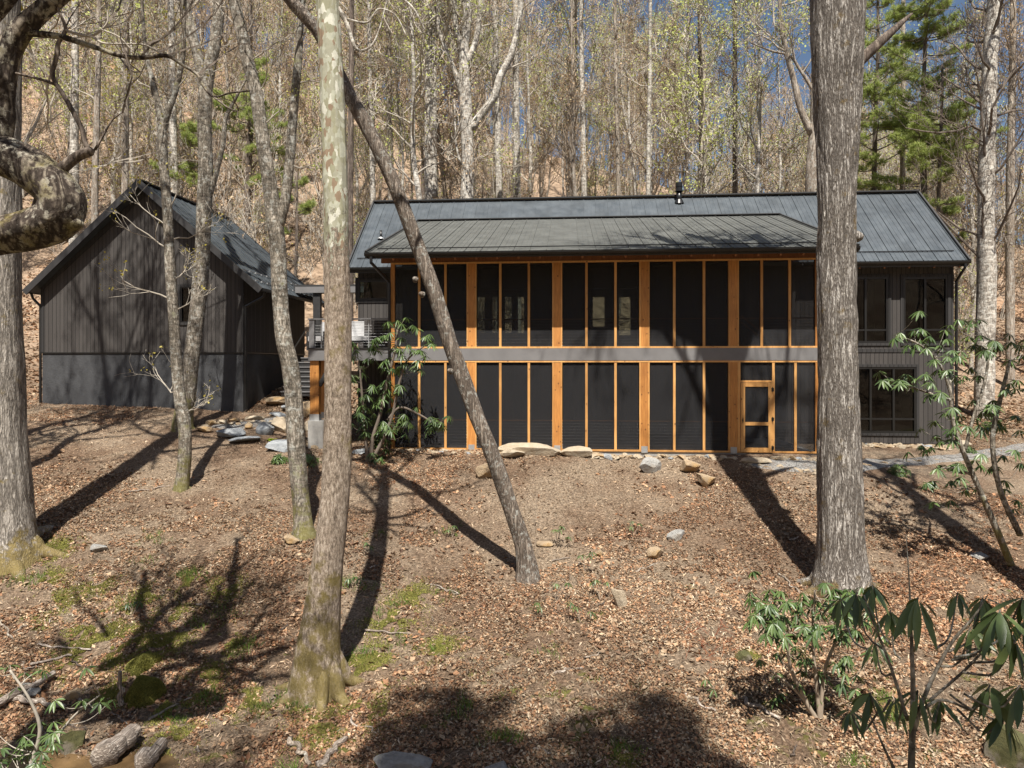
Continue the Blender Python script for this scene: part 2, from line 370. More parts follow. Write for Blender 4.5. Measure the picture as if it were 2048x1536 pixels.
def ground_mat():
    m, t, b, o = newmat('leaf_litter_soil'); v = coord(t); s = sep(t, v)
    n1 = noise(t, v, 22, 8, .8); n2 = voro(t, v, 30, 'F1', 'Color'); n3 = noise(t, v, .45, 5, .6); n4 = noise(t, v, 5, 6, .7)
    lit = ramp(t, n1, [(.3, (.04,.026,.018)), (.5, (.15,.103,.07)), (.62, (.28,.20,.14)), (.8, (.45,.35,.25))])
    mul = ramp(t, n1, [(.3, (.05,.036,.027)), (.49, (.21,.162,.117)), (.7, (.48,.39,.29))])
    col = mix(t, ramp(t, n3, [(.42, (0,0,0)), (.58, (1,1,1))]), lit, mul)
    cc = N(t, 'ShaderNodeSeparateColor'); t.links.new(n2, cc.inputs[0])
    col = mix(t, .7, col, ramp(t, cc.outputs[0], [(0, (.55,.5,.45)), (.5, (1,1,1)), (1, (1.35,1.25,1.15))]), 'MULTIPLY')
    far = math_(t, 'MULTIPLY', math_(t, 'SUBTRACT', s[1], 27), .2, clamp=True)
    hill = ramp(t, noise(t, v, 2.2, 10, .75), [(.3, (.10,.07,.045)), (.48, (.25,.18,.125)), (.62, (.38,.28,.20)), (.75, (.22,.21,.10))])
    col = mix(t, far, col, hill)
    red = ramp(t, noise(t, v, .16, 4, .6), [(.58, (0,0,0)), (.66, (1,1,1))])
    col = mix(t, math_(t, 'MULTIPLY', math_(t, 'MULTIPLY', red, far), .4), col, (.46,.24,.12))
    # moss near the creek bank
    mk = math_(t, 'ADD', noise(t, v, 1.6, 7, .7), math_(t, 'MULTIPLY', math_(t, 'SUBTRACT', 13.5, s[1]), .018, clamp=True))
    mk = ramp(t, mk, [(.62, (0,0,0)), (.68, (1,1,1))]); mk = math_(t, 'MULTIPLY', mk, math_(t, 'SUBTRACT', 14.5, s[1], clamp=True))
    mk = math_(t, 'MULTIPLY', mk, math_(t, 'ADD', s[1], 1, clamp=True))
    col = mix(t, math_(t, 'MULTIPLY', mk, .8), col, mix(t, n4, (.06,.075,.012), (.2,.2,.04)))
    t.links.new(col, b.inputs['Base Color']); b.inputs['Roughness'].default_value = 1; b.inputs['Specular IOR Level'].default_value = .1
    bump(t, math_(t, 'ADD', n1, math_(t, 'MULTIPLY', n4, .6)), 1.0, .05, b); return m
M['ground'] = ground_mat()
M['litter'] = leafmat('dead_leaves', None, None, .8, .15, attr=True)
def gravel():
    m, t, b, o = newmat('grey_gravel'); v = coord(t); cs = N(t, 'ShaderNodeSeparateColor'); t.links.new(voro(t, v, 45, 'F1', 'Color'), cs.inputs[0])
    c = ramp(t, cs.outputs[0], [(0, (.08,.08,.078)), (.5, (.22,.215,.205)), (1, (.42,.40,.37))]); dirt = ramp(t, noise(t, v, 2.5, 6, .7), [(.5, (0,0,0)), (.62, (1,1,1))])
    t.links.new(mix(t, math_(t, 'MULTIPLY', dirt, .6), c, (.2,.15,.11)), b.inputs['Base Color']); b.inputs['Roughness'].default_value = .95; bump(t, voro(t, v, 45), 1, .03, b); return m
M['gravel'] = gravel()
def rockmat(name, lo, hi, alt=None):
    m, t, b, o = newmat(name); v = coord(t)
    n = noise(t, v, 4, 8, .7); l = noise(t, coord(t, (.5, .5, 5)), 3, 6, .7)
    col = ramp(t, math_(t, 'ADD', math_(t, 'MULTIPLY', n, .6), math_(t, 'MULTIPLY', l, .4)), [(.32, lo), (.62, hi)])
    if alt: col = mix(t, ramp(t, noise(t, v, 2.2, 6), [(.52, (0,0,0)), (.62, (1,1,1))]), col, alt)
    t.links.new(col, b.inputs['Base Color']); b.inputs['Roughness'].default_value = .9
    bump(t, noise(t, v, 11, 8, .8), 1.0, .07, b); return m
M['rock_tan'] = rockmat('tan_sandstone', (.26,.175,.10), (.50,.39,.26), (.40,.26,.12))
M['rock_cream'] = rockmat('cream_sandstone', (.30,.23,.15), (.54,.45,.33), (.42,.36,.27))
M['rock_grey'] = rockmat('grey_quartz_rock', (.17,.165,.155), (.48,.47,.44), (.33,.3,.26))
M['rock_slate'] = rockmat('blue_grey_flagstone', (.17,.185,.2), (.42,.44,.45))
M['rock_moss'] = rockmat('mossy_rock', (.05,.055,.018), (.15,.14,.05), (.22,.19,.14))
M['moss'] = leafmat('moss', (.10,.105,.022), (.36,.34,.08), .9, .1, nscale=9)
M['water'] = None
def water():
    m, t, b, o = newmat('muddy_creek_water'); v = coord(t)
    t.links.new(ramp(t, noise(t, v, 1.8, 5), [(.35, (.07,.045,.022)), (.65, (.17,.105,.05))]), b.inputs['Base Color'])
    b.inputs['Roughness'].default_value = .08; bump(t, noise(t, v, 5, 3), .12, .03, b); return m
M['water'] = water()
M['deadwood'] = bark('grey_driftwood', (.36,.30,.25), (.78,.72,.64), 22, .08, bstr=.9)
M['poplar'] = bark('furrowed_tulip_poplar_bark', (.22,.195,.17), (.78,.74,.68), 26, .24, moss=.38, mossz=.4, mosscol=(.12,.085,.035), bstr=1.0, bd=.05)
M['leftbark'] = bark('grey_ridged_bark', (.25,.225,.195), (.60,.555,.49), 22, .25, moss=.34, mossz=.8, mosscol=(.12,.09,.03), bstr=.9)
M['gnarl'] = bark('mossy_mottled_bark', (.07,.055,.045), (.36,.31,.24), 12, .6, moss=.72, mossz=.1, mosscol=(.10,.08,.03), lichen=.4, lcol=(.42,.39,.32), bstr=.9, bd=.02)
M['lean'] = bark('dark_ridged_bark', (.16,.13,.105), (.46,.39,.32), 30, .14, lichen=.2, bstr=1.0)
M['young'] = bark('smooth_lichen_bark', (.20,.175,.14), (.50,.45,.38), 16, .5, lichen=.3, moss=.25, mossz=2, mosscol=(.1,.09,.03), bstr=.5, rings=1)
M['syc'] = sycamore_bark()
M['pale'] = bark('pale_grey_bark', (.38,.34,.29), (.72,.67,.58), 12, .4, lichen=.6, bstr=.5, rings=1, lcol=(.62,.6,.54))
M['pale2'] = bark('buff_bark', (.30,.25,.2), (.60,.53,.45), 14, .25, lichen=.2, bstr=.6)
M['dkbark'] = bark('brown_bark', (.15,.12,.10), (.36,.30,.245), 14, .2, bstr=.8)
M['twig_grey'] = simple('grey_twigs', (.36,.32,.265), .9, nscale=3, var=.3)
M['twig_brown'] = simple('brown_twigs', (.30,.24,.18), .9, nscale=3, var=.3)
M['twig_dark'] = simple('dark_twigs', (.15,.12,.095), .9, nscale=3, var=.3)
M['leaf_spring'] = leafmat('spring_leaves', (.42,.48,.11), (.66,.70,.25), .6, .45)
M['leaf_bud'] = leafmat('reddish_buds', (.42,.29,.17), (.62,.46,.28), .7, .3)
M['leaf_olive'] = leafmat('young_olive_leaves', (.32,.27,.04), (.5,.42,.09), .6, .4)
M['rhodo'] = leafmat('rhododendron_leaves', (.035,.07,.02), (.12,.18,.05), .42, .22)
M['rhodo_dk'] = leafmat('large_rhododendron_leaves', (.045,.08,.03), (.17,.22,.07), .33, .2)
M['needles'] = leafmat('pine_needles', (.20,.26,.07), (.50,.56,.18), .5, .5, nscale=.8)
M['grass'] = leafmat('grass_blades', (.07,.14,.02), (.2,.3,.05), .6, .4)
M['hosta'] = leafmat('hosta_leaves', (.3,.42,.03), (.5,.6,.07), .5, .4)
M['red'] = leafmat('red_dry_twigs', (.3,.07,.03), (.5,.16,.07), .8, .2)
M['fabric'] = simple('light_grey_cushion', (.5,.5,.5), .9)

# ---------------------------------------------------------------- ground
def lin(c, s, n, k):  # clustered 1-D grid
    t = np.linspace(-1, 1, n); return c + s*np.sinh(k*t)/math.sinh(k)
gx = lin(0, 150, 460, 4.2); gy = np.concatenate([lin(14, 145, 460, 4.2)]); gy = gy[(gy > -95) & (gy < 158)]
XX, YY = np.meshgrid(gx, gy)
def micro(X, Y): return .035*vnoise(X*1.7, Y*1.7, seed=3)+.018*vnoise(X*5, Y*5, seed=4)
ZZ = terr(XX, YY) + micro(XX, YY) + np.where(YY > 30, .5*vnoise(XX*.25, YY*.25, seed=9)*np.clip((YY-30)/20, 0, 1), 0)
g = MB(); nx, ny = len(gx), len(gy)
i = np.arange(ny-1)[:, None]*nx; j = np.arange(nx-1)[None, :]
g.add(np.stack([XX, YY, ZZ], -1).reshape(-1, 3), np.stack([i+j, i+j+1, i+nx+j+1, i+nx+j], -1).reshape(-1, 4))
tag(g.build('ground', M['ground'], smooth=True), kind='structure')

# ---------------------------------------------------------------- buildings (house frame: x along the facade, y in depth, z up from the porch slab)
TH = math.atan(110/F); S_, C_ = math.sin(TH), math.cos(TH); HX0, HY0 = -3.512, 20.49
def ha(x, b=0):
    k = (x-CX)/F; return (k*(HY0+b*C_)-HX0-b*S_)/(C_+k*S_)
def hz(x, y, b=0):
    a = ha(x, b); return ZC-(y-HY)/F*(HY0-a*S_+b*C_)
house = thing('house', (HX0, HY0, 0), 'long dark two-storey house with metal roof and cedar framed screen porch', 'house', rz=-TH)
def bx(name, mat, par, *boxes):
    m = MB()
    for b in boxes: m.box(*b)
    return m.build(name, M[mat], par)
LEVELS = ((.06, 2.61), (3.075, 5.54))
pposts = [786, 943.5, 1114.5, 1288.5, 1466.5, 1634]
pa = [ha(x) for x in pposts]; A1 = pa[-1]+.05; A0 = pa[0]-.06
# slab, deck floor
bx('porch_slab', 'concrete', house, (A0-.05, A1+.05, -.02, 4.02, -.45, 0))
bx('upper_floor', 'trim', house, (A0+.02, A1-.02, .06, 4.02, 2.72, 3.015))
bx('rim_board', 'fascia', house, (ha(618), A1+.03, -.06, .05, 2.665, 3.02))
for (z0, z1) in LEVELS:
    bx('bottom_plate', 'cedar_light', house, (A0, A1, -.055, .05, z0-.05, z0))
    bx('top_plate', 'cedar_light', house, (A0, A1, -.052, .05, z1, z1+.05))
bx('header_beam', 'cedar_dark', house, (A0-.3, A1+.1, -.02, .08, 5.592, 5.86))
for li, (z0, z1) in enumerate(LEVELS):
    for k, a in enumerate(pa):
        wd = .112 if 0 < k < 5 else .06
        o = bx('porch_post', 'cedar', house, (a-wd, a+wd, -.045, .10, z0, z1))
        if 0 < k < 5:
            for sx in (-1, 1):
                bx('trim_stud', 'cedar_light', house, (a+sx*(wd+.017)-.017, a+sx*(wd+.017)+.017, -.05, .04, z0, z1))
            if li == 0: bx('post_bracket', 'galv', o, (a-.09, a+.09, -.056, -.046, -.02, .17))
    for k in range(5):
        a0, a1 = pa[k], pa[k+1]
        if li == 0 and k == 4: st = [ha(1546), ha(1590)]
        else: st = [a0+(a1-a0)/3+.01, a0+2*(a1-a0)/3+.01]
        for a in st: bx('stud', 'cedar_light', house, (a-.035, a+.035, -.042, .045, z0, z1))
        # insect screens between the studs
        e = [a0+(.165 if k else .065)] + st + [a1-(.165 if k < 4 else .065)]
        for q in range(3):
            l = e[q]+(.035 if q else 0); r = e[q+1]-(.035 if q < 2 else 0)
            if li == 0 and k == 4 and q == 0: continue
            bx('insect_screen', 'screen', house, (l, r, -.004, .0, z0, z1))
# screen door
DL, DR = ha(1477.5), ha(1546)-.04
bx('door_jamb', 'cedar_light', house, (DL-.035, DL+.035, -.048, .045, .06, 2.61))
bx('door_header', 'cedar_light', house, (DL+.035, DR, -.046, .045, 2.03, 2.09))
bx('insect_screen', 'screen', house, (DL+.035, DR, -.004, 0, 2.09, 2.61))
door = bx('screen_door', 'cedar_light', house, (DL+.045, DL+.155, -.085, -.05, .03, 2.02), (DR-.115, DR-.005, -.085, -.05, .03, 2.02))
for z0, z1 in ((.03, .16), (.80, .895), (1.91, 2.02)): bx('rail', 'cedar_light', door, (DL+.155, DR-.115, -.083, -.052, z0, z1))
bx('door_screen', 'screen', door, (DL+.155, DR-.115, -.066, -.062, .16, 1.91))
for z in (.16, .98, 1.83): bx('hinge', 'black', door, (DR-.03, DR+.04, -.094, -.086, z-.05, z+.05), (DR-.012, DR+.006, -.105, -.094, z-.07, z+.07))
bx('handle', 'black', door, (DL+.07, DL+.1, -.12, -.086, .93, .97), (DL+.075, DL+.095, -.13, -.12, .88, 1.02))
# guard rails with cables behind the screens
for z0, hh in ((0, .9), (3.02, .88)):
    bx('guard_rail', 'cedar', house, (A0+.1, A1-.1 if z0 else DL-.06, .11, .15, z0+hh-.03, z0+hh))
    if not z0: bx('guard_rail', 'cedar', house, (DR+.1, A1-.1, .11, .15, z0+hh-.03, z0+hh))
    for q in range(9):
        zz = z0+.09+q*.088
        m = MB()
        segs = [(A0+.1, A1-.1)] if z0 else [(A0+.1, DL-.08), (DR+.1, A1-.1)]
        for p_, q_ in segs: m.tube([(p_, .13, zz), (q_, .13, zz)], [.0032]*2, 6)
        m.build('cable', M['steel'], house)
# stair rail inside the upper porch
m = MB(); m.obox((ha(1483, 1), 1.0, hz(1483, 632, 1)), (ha(1566, 1), 1.0, hz(1566, 700, 1)), .04, .06); m.obox((ha(1483, 1), 1.0, hz(1483, 645, 1)), (ha(1556, 1), 1.0, hz(1556, 702, 1)), .04, .05)
m.build('stair_handrail', M['cedar'], house)
# roof slabs
def roof_slab(name, mat, par, e0, e1, r0, r1, th=.14, spacing=.46, rib=.028, minor=True):
    """e0,e1 eave corners, r0,r1 ridge corners (local coordinates), standing seams running up the slope"""
    e0, e1, r0, r1 = [np.array(p, float) for p in (e0, e1, r0, r1)]
    n = np.cross(e1-e0, r0-e0); n /= np.linalg.norm(n)
    if n[2] < 0: n = -n
    m = MB(); v = [e0, e1, r1, r0]; v = v+[p-n*th for p in v]
    m.add(v, [(0,1,2,3),(7,6,5,4),(0,4,5,1),(1,5,6,2),(2,6,7,3),(3,7,4,0)])
    L = np.linalg.norm(e1-e0); k = int(L/spacing)
    for q in range(k+1):
        t = min(max(q/k, .002), .998)
        m.obox(e0+(e1-e0)*t+n*rib/2, r0+(r1-r0)*t+n*rib/2, .022, rib, up=n)
        if minor and q < k:
            for u in (1/3, 2/3):
                t2 = (q+u)/k; m.obox(e0+(e1-e0)*t2+n*.004, r0+(r1-r0)*t2+n*.004, .03, .008, up=n)
    return m.build(name, M[mat], par), n
ML, MR = -2.6, 18.37; EZ, RZ = 6.0, 9.08; EB, RB = 3.6, 6.9
mroof, nrm = roof_slab('roof', 'roof', house, (ML, EB, EZ), (MR, EB, EZ), (ML, RB, RZ), (MR, RB, RZ))
rroof, _ = roof_slab('rear_roof', 'roof', house, (ML, 2*RB-EB, EZ), (MR, 2*RB-EB, EZ), (ML, RB+.003, RZ), (MR, RB+.003, RZ))
m = MB(); m.obox((ML-.02, RB, RZ+.035), (MR+.02, RB, RZ+.035), .3, .05); m.build('ridge_cap', M['trim'], mroof)
for xx in (ML-.03, MR+.03):
    m = MB(); m.obox((xx, EB-.03, EZ-.07), (xx, RB, RZ-.05), .06, .24); m.obox((xx, RB, RZ-.05), (xx, 2*RB-EB, EZ-.07), .06, .24); m.build('rake_board', M['trim'], mroof)
PE, PT = 5.74, 8.05; PB = 5.82; PL, PR = -.56, 12.95
proof, pn = roof_slab('porch_roof', 'roof2', house, (PL, -1.0, PE), (PR, -1.0, PE), (PL, PB, PT+.02), (PR, PB, PT+.02), th=.13, rib=.026)
m = MB(); m.obox((PL-.02, PB-.05, PT+.05), (PR+.02, PB-.05, PT+.05), .22, .03); m.build('flashing', M['trim'], proof)
for xx in (PL-.03, PR+.03): m = MB(); m.obox((xx, -1.02, PE-.05), (xx, PB, PT-.03), .06, .22); m.build('rake_board', M['trim'], proof)
def gutter(par, a0, a1, b, z):
    m = MB(); pts = [(-.0, .0), (0, -.05), (-.03, -.1), (-.1, -.1), (-.13, -.05), (-.135, 0), (-.12, 0), (-.115, -.05), (-.09, -.085), (-.035, -.085), (-.015, -.05), (-.015, 0)]
    v = [(a, b+p, z+q) for a in (a0, a1) for p, q in pts]; n = len(pts)
    m.add(v, [(i, (i+1) % n, n+(i+1) % n, n+i) for i in range(n)])
    for s in (0, n): m.add([v[s+i] for i in (0,1,2,3,4,5,6,7,8,9,10,11)], [(0,1,10,11),(1,2,9,10),(2,3,8,9),(3,4,7,8),(4,5,6,7)])
    return m.build('gutter', M['black'], par)
gutter(house, PL-.05, PR+.05, -1.0, PE-.01); gutter(house, ML-.05, PL-.1, EB-.0, EZ-.02); gutter(house, PR+.1, MR+.05, EB, EZ-.02)
m = MB(); m.box(PL, PR, -.99, -.96, PE-.16, PE-.02); m.build('eave_fascia', M['trim'], proof)
for q0, q1 in ((PR+.15, MR), (ML, PL-.12)): m = MB(); m.box(q0, q1, EB+.02, EB+.05, EZ-.2, EZ-.05); m.build('eave_fascia', M['trim'], mroof)
# snow bars
m = MB(); m.box(PL+.2, PR-.2, -.62, -.60, PE+.17, PE+.2); m.build('snow_bar', M['black'], proof)
for q0, q1 in ((PR+.3, MR-.25), (ML+.2, PL-.5)): m = MB(); m.box(q0, q1, EB+.34, EB+.36, EZ+.36, EZ+.39); m.build('snow_bar', M['black'], mroof)
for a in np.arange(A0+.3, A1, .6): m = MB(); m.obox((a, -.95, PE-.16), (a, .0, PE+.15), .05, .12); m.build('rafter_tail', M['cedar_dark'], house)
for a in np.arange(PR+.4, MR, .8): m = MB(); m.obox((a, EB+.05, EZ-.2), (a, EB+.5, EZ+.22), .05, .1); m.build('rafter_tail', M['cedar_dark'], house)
def downspout(par, pts, r=.045):
    m = MB()
    for p, q in zip(pts[:-1], pts[1:]): m.tube([p, q], [r, r], 10)
    return m.build('downspout', M['black'], par)
downspout(house, [(-.42, -1.07, 5.62), (-.42, -1.07, 5.45), (-.14, -.12, 5.0), (-.14, -.12, .05)])
WB = 4.1; WR = ha(1906, WB); WL = -2.25
downspout(house, [(MR-.12, 3.53, 5.88), (MR-.12, 3.53, 5.75), (WR+.07, WB-.07, 5.35), (WR+.07, WB-.07, -.2)])
# walls with openings
def wall(name, mat, par, u0, u1, z0, z1, holes, at, axis='x', th=.16):
    us = sorted({u0, u1, *[h[0] for h in holes], *[h[1] for h in holes]}); zs = sorted({z0, z1, *[h[2] for h in holes], *[h[3] for h in holes]})
    m = MB()
    for a, b in zip(us[:-1], us[1:]):
        run = None
        for c, d in zip(zs[:-1], zs[1:]):
            cu, cz = (a+b)/2, (c+d)/2
            inside = any(h[0] < cu < h[1] and h[2] < cz < h[3] for h in holes)
            if not inside: run = [run[0], d] if run else [c, d]
            if inside or d == zs[-1]:
                if run:
                    if axis == 'x': m.box(a, b, at, at+th, *run)
                    else: m.box(at, at+th, a, b, *run)
                run = None
    return m.build(name, M[mat], par)
def win(par, a0, a1, z0, z1, b, vm=(), hm=(), fw=.07, mat='black', trim=True, glass='glass'):
    m = MB(); m.box(a0, a0+fw, b-.02, b+.08, z0, z1); m.box(a1-fw, a1, b-.02, b+.08, z0, z1); m.box(a0+fw, a1-fw, b-.02, b+.08, z0, z0+fw); m.box(a0+fw, a1-fw, b-.02, b+.08, z1-fw, z1)
    f = m.build('window', M[mat], par)
    ee = [a0+fw, *vm, a1-fw]; hh = [z0+fw, *hm, z1-fw]
    for v in vm: bx('mullion', mat, f, (v-.035, v+.035, b-.015, b+.075, z0+fw, z1-fw))
    for h in hm:
        for q in range(len(ee)-1): bx('sash_rail', mat, f, (ee[q]+(.035 if q else 0), ee[q+1]-(.035 if q < len(vm) else 0), b-.012, b+.07, h-.03, h+.03))
    bx('pane', glass, f, (a0+fw*.5, a1-fw*.5, b+.03, b+.04, z0+fw*.5, z1-fw*.5))
    if trim:
        t = .09; bx('casing', 'siding_dark', f, (a0-t, a0, b-.035, b, z0-t, z1+t), (a1, a1+t, b-.035, b, z0-t, z1+t), (a0, a1, b-.035, b, z1, z1+t), (a0, a1, b-.035, b, z0-t, z0))
    return f
def px_rect(x0, x1, y0, y1, b): return (ha(x0, b), ha(x1, b), hz((x0+x1)/2, y1, b), hz((x0+x1)/2, y0, b))
wA = px_rect(1690, 1776, 554, 686, WB); wB = px_rect(1806, 1895, 554, 686, WB); wC = px_rect(1697, 1832, 734, 866, WB); wS = px_rect(716, 778, 560, 600, WB)
gl1 = (ha(945, WB), ha(1062, WB), 3.05, 5.3); gl2 = (ha(1176, WB), ha(1280, WB), 3.05, 5.3)
wall('front_wall', 'siding', house, WL, WR, -.15, 6.3, [wA, wB, wC, wS, gl1, gl2], WB)
for r, vx, hy in ((wA, (1731,), 660), (wB, (1850,), 660), (wC, (1741, 1787), 838)):
    win(house, *r, WB, [ha(v, WB) for v in vx], [hz(1780, hy, WB)])
win(house, *wS, WB, (), ())
for r in (gl1, gl2): win(house, *r, WB, [(r[0]+r[1])/2], (), trim=False, glass='clear')
RBk = 9.7
rear = [px_rect(953, 971, 592, 668, RBk), px_rect(983, 996, 592, 668, RBk), px_rect(1008, 1025, 592, 668, RBk), px_rect(1034, 1050, 592, 668, RBk), px_rect(1184, 1211, 592, 655, RBk), px_rect(1236, 1263, 592, 672, RBk)]
wBr = px_rect(1850, 1890, 570, 650, RBk)
wall('rear_wall', 'siding_dark', house, WL, WR, -.3, 6.3, rear+[wBr], RBk)
for r in rear: win(house, *r, RBk+.05, fw=.04, trim=False, glass='clear')
win(house, *wBr, RBk+.05, [(wBr[0]+wBr[1])/2], fw=.05, trim=False)
wall('side_wall', 'siding', house, WB+.16, RBk, -.3, 6.2, [], WL, 'y'); wall('side_wall', 'siding', house, WB+.16, RBk, -.3, 6.2, [], WR-.16, 'y')
m = MB()
for xx in (WL+.02, WR-.14):
    m.add([(xx, WB+.02, 6.2), (xx, RBk+.1, 6.2), (xx, RB, RZ-.25), (xx+.12, WB+.02, 6.2), (xx+.12, RBk+.1, 6.2), (xx+.12, RB, RZ-.25)], [(0,1,2,2),(3,5,4,4)])
m.build('gable_wall', M['siding'], house)
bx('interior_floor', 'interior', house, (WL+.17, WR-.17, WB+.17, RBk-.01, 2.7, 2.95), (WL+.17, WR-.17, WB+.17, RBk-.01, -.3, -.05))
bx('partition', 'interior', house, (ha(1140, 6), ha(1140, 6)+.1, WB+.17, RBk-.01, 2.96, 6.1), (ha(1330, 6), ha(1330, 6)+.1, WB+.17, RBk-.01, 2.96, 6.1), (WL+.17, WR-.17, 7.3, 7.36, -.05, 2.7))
bx('corner_board', 'siding_dark', house, (WR-.1, WR+.012, WB-.02, WB+.0, -.16, 6.15), (WR-.002, WR+.014, WB, WB+.12, -.16, 6.15))
bx('belt_trim', 'siding_dark', house, (A1+.06, WR-.11, WB-.02, WB-.001, wA[2]-.32, wA[2]-.2))
# flue and vent on the roof
def roofpt(x, y, pl='main'):
    # intersect the pixel ray with the main roof plane, local coordinates
    best = None
    for b in np.arange(EB, RB+.5, .01):
        z = EZ+(b-EB)*(RZ-EZ)/(RB-EB); d = abs(hz(x, y, b)-z)
        if best is None or d < best[0]: best = (d, ha(x, b), b, z)
    return best[1:]
a, b, z = roofpt(1358, 404)
m = MB(); m.tube([(a, b, z-.1), (a, b, z+.42)], [.1, .1], 20); fl = m.build('flue', M['black'], mroof, True)
m = MB(); m.tube([(a, b, z+.42), (a, b, z+.74)], [.125, .125], 20); m.tube([(a, b, z+.40), (a, b, z+.425)], [.15, .15], 20); m.tube([(a, b, z+.58), (a, b, z+.6)], [.14, .14], 20); m.build('flue_cap', M['black'], fl)
m = MB(); m.tube([(a, b, z-.08), (a, b, z+.08)], [.2, .13], 20); m.build('flue_collar', M['black'], fl)
a, b, z = roofpt(762, 478)
m = MB(); m.tube([(a, b, z-.1), (a, b, z+.32)], [.045, .045], 14); vp = m.build('vent_pipe', M['black'], mroof, True)
m = MB(); m.tube([(a, b, z-.02), (a, b+.01, z+.03)], [.13, .12], 16); m.build('vent_collar', M['galv'], vp)
# ---- open deck left of the porch
DLf = ha(620)
bx('deck_floor', 'fascia', house, (DLf+.02, A0-.02, .06, WB-.01, 2.86, 3.0), (DLf+.02, WL-.1, WB+.0, 8.6, 2.86, 2.999))
bx('deck_edge', 'trim', house, (DLf-.03, A0-.03, -.09, .1, 3.022, 3.05))
bx('deck_side_board', 'fascia', house, (DLf-.04, DLf+.018, .051, 5.0, 2.68, 3.0))
for bb in (.02, .9):
    o = bx('deck_post', 'cedar', house, (ha(619.5), ha(637), bb, bb+.2, .98, 2.66 if bb < .5 else 2.85))
    bx('post_bracket', 'galv', o, (ha(619.5)-.01, ha(637)+.01, bb-.01, bb+.21, .84, 1.04))
bx('deck_pier', 'concrete', house, (ha(617), ha(650), -.05, .55, -.5, .84)); 
m = MB(); m.obox((ha(637), .1, 1.9), (ha(662), .1, 2.6), .1, .12); m.build('knee_brace', M['trim'], house)
o = bx('deck_railing', 'fascia', house, (DLf-.02, DLf+.14, -.03, .11, 3.05, 3.9)); bx('cap_rail', 'fascia', o, (DLf-.05, A0-.05, -.05, .11, 3.9, 3.94))
for q in range(9):
    m = MB(); m.tube([(DLf+.14, .04, 3.13+q*.085), (A0-.05, .04, 3.13+q*.085)], [.004]*2, 6); m.build('cable', M['steel'], o)
for x in (642, 700, 737): bx('baluster', 'galv', o, (ha(x)-.016, ha(x)+.016, .02, .06, 3.05, 3.9))
bx('privacy_panel', 'siding', house, (ha(736), A0-.08, .35, .4, 3.02, 3.9))
# stairs down from the walkway
s0, s1 = ha(592, 5.5), ha(655, 5.5)
st = bx('stairs', 'trim', house, *[(s0, s1, 6.3-.27*(k+1), 6.3-.27*k+.02, 3.0-.18*(k+1)-.17, 3.0-.18*(k+1)-.04) for k in range(8)])
for k in range(8): bx('tread', 'fascia', st, (s0-.03, s1+.03, 6.3-.27*(k+1)-.03, 6.3-.27*k, 3.0-.18*(k+1)-.038, 3.0-.18*(k+1)))
for sx in (s0, s1):
    m = MB(); m.obox((sx, 6.4, 3.85), (sx, 4.2, 2.4), .04, .05); m.obox((sx, 4.25, 2.4), (sx, 4.25, 1.5), .05, .05); m.build('stair_rail', M['black'], st)
# breezeway canopy between house and outbuilding
bx('breezeway_roof', 'trim', house, (ha(590, 6.3), WL+.1, 6.2, 8.4, hz(620, 573, 6.3)-.08, hz(620, 573, 6.3)+.06))
bx('breezeway_beam', 'fascia', house, (ha(592, 6.2), WL+.05, 6.12, 6.195, hz(620, 586, 6.2), hz(620, 574, 6.2)))
bx('breezeway_post', 'trim', house, (ha(628, 6.3), ha(642, 6.3), 6.2, 6.4, 3.0, hz(620, 586, 6.3)+.1))

# ---------------------------------------------------------------- outbuilding
GA0, GA1, GB0, GB1 = ha(83, 3.02), ha(487, 3.02), 3.02, 8.65
gar = thing('outbuilding', (HX0, HY0, 0), 'steep gabled dark outbuilding with vertical siding on a stucco base', 'building', rz=-TH)
SZ = 2.98; GE0, GE1, GR = -14.04, -5.43, -9.82; gEZ = 5.2; gRZ = 8.98; RF, RK = 2.67, 9.0
pl = (gRZ-.12-gEZ)/(GR-GE0); pr = (gRZ-.12-gEZ)/(GE1-GR)
zl = gRZ-.3-(GR-GA0)*pl; zr = gRZ-.3-(GA1-GR)*pr
gw = px_rect(362, 388, 574, 645, GB0)
m = MB()
def prism(m, poly, y0, y1):
    n = len(poly); v = [(p[0], y0, p[1]) for p in poly]+[(p[0], y1, p[1]) for p in poly]
    for i in range(1, n-1): m.add([v[0], v[i], v[i+1], v[n], v[n+i], v[n+i+1]], [(0,1,2,2),(3,5,4,4)])
    m.add(v, [(i, n+i, n+(i+1) % n, (i+1) % n) for i in range(n)])
# gable wall built round the small window
top = lambda a: (gRZ-.3-(GR-a)*pl) if a < GR else (gRZ-.3-(a-GR)*pr)
prism(m, [(GA0, SZ), (gw[0], SZ), (gw[0], top(gw[0])), (GR, top(GR)), (GA0, top(GA0))] if gw[0] > GR else [(GA0, SZ), (gw[0], SZ), (gw[0], top(gw[0])), (GA0, top(GA0))], GB0, GB0+.15)
prism(m, [(gw[0], SZ), (gw[1], SZ), (gw[1], gw[2]), (gw[0], gw[2])], GB0, GB0+.15)
prism(m, [(gw[0], gw[3]), (gw[1], gw[3]), (gw[1], top(gw[1])), (gw[0], top(gw[0]))], GB0, GB0+.15)
prism(m, [(gw[1], SZ), (GA1, SZ), (GA1, top(GA1)), (gw[1], top(gw[1]))], GB0, GB0+.15)
m.build('gable_wall', M['siding'], gar)
win(gar, *gw, GB0, fw=.04)
m = MB(); prism(m, [(GA0, SZ), (GA1, SZ), (GA1, top(GA1)), (GR, top(GR)), (GA0, top(GA0))], GB1-.15, GB1); m.build('rear_wall', M['siding'], gar)
bx('side_wall', 'siding', gar, (GA1-.15, GA1, GB0+.15, GB1-.15, SZ, zr)); bx('side_wall', 'siding', gar, (GA0, GA0+.15, GB0+.15, GB1-.15, SZ, zl))
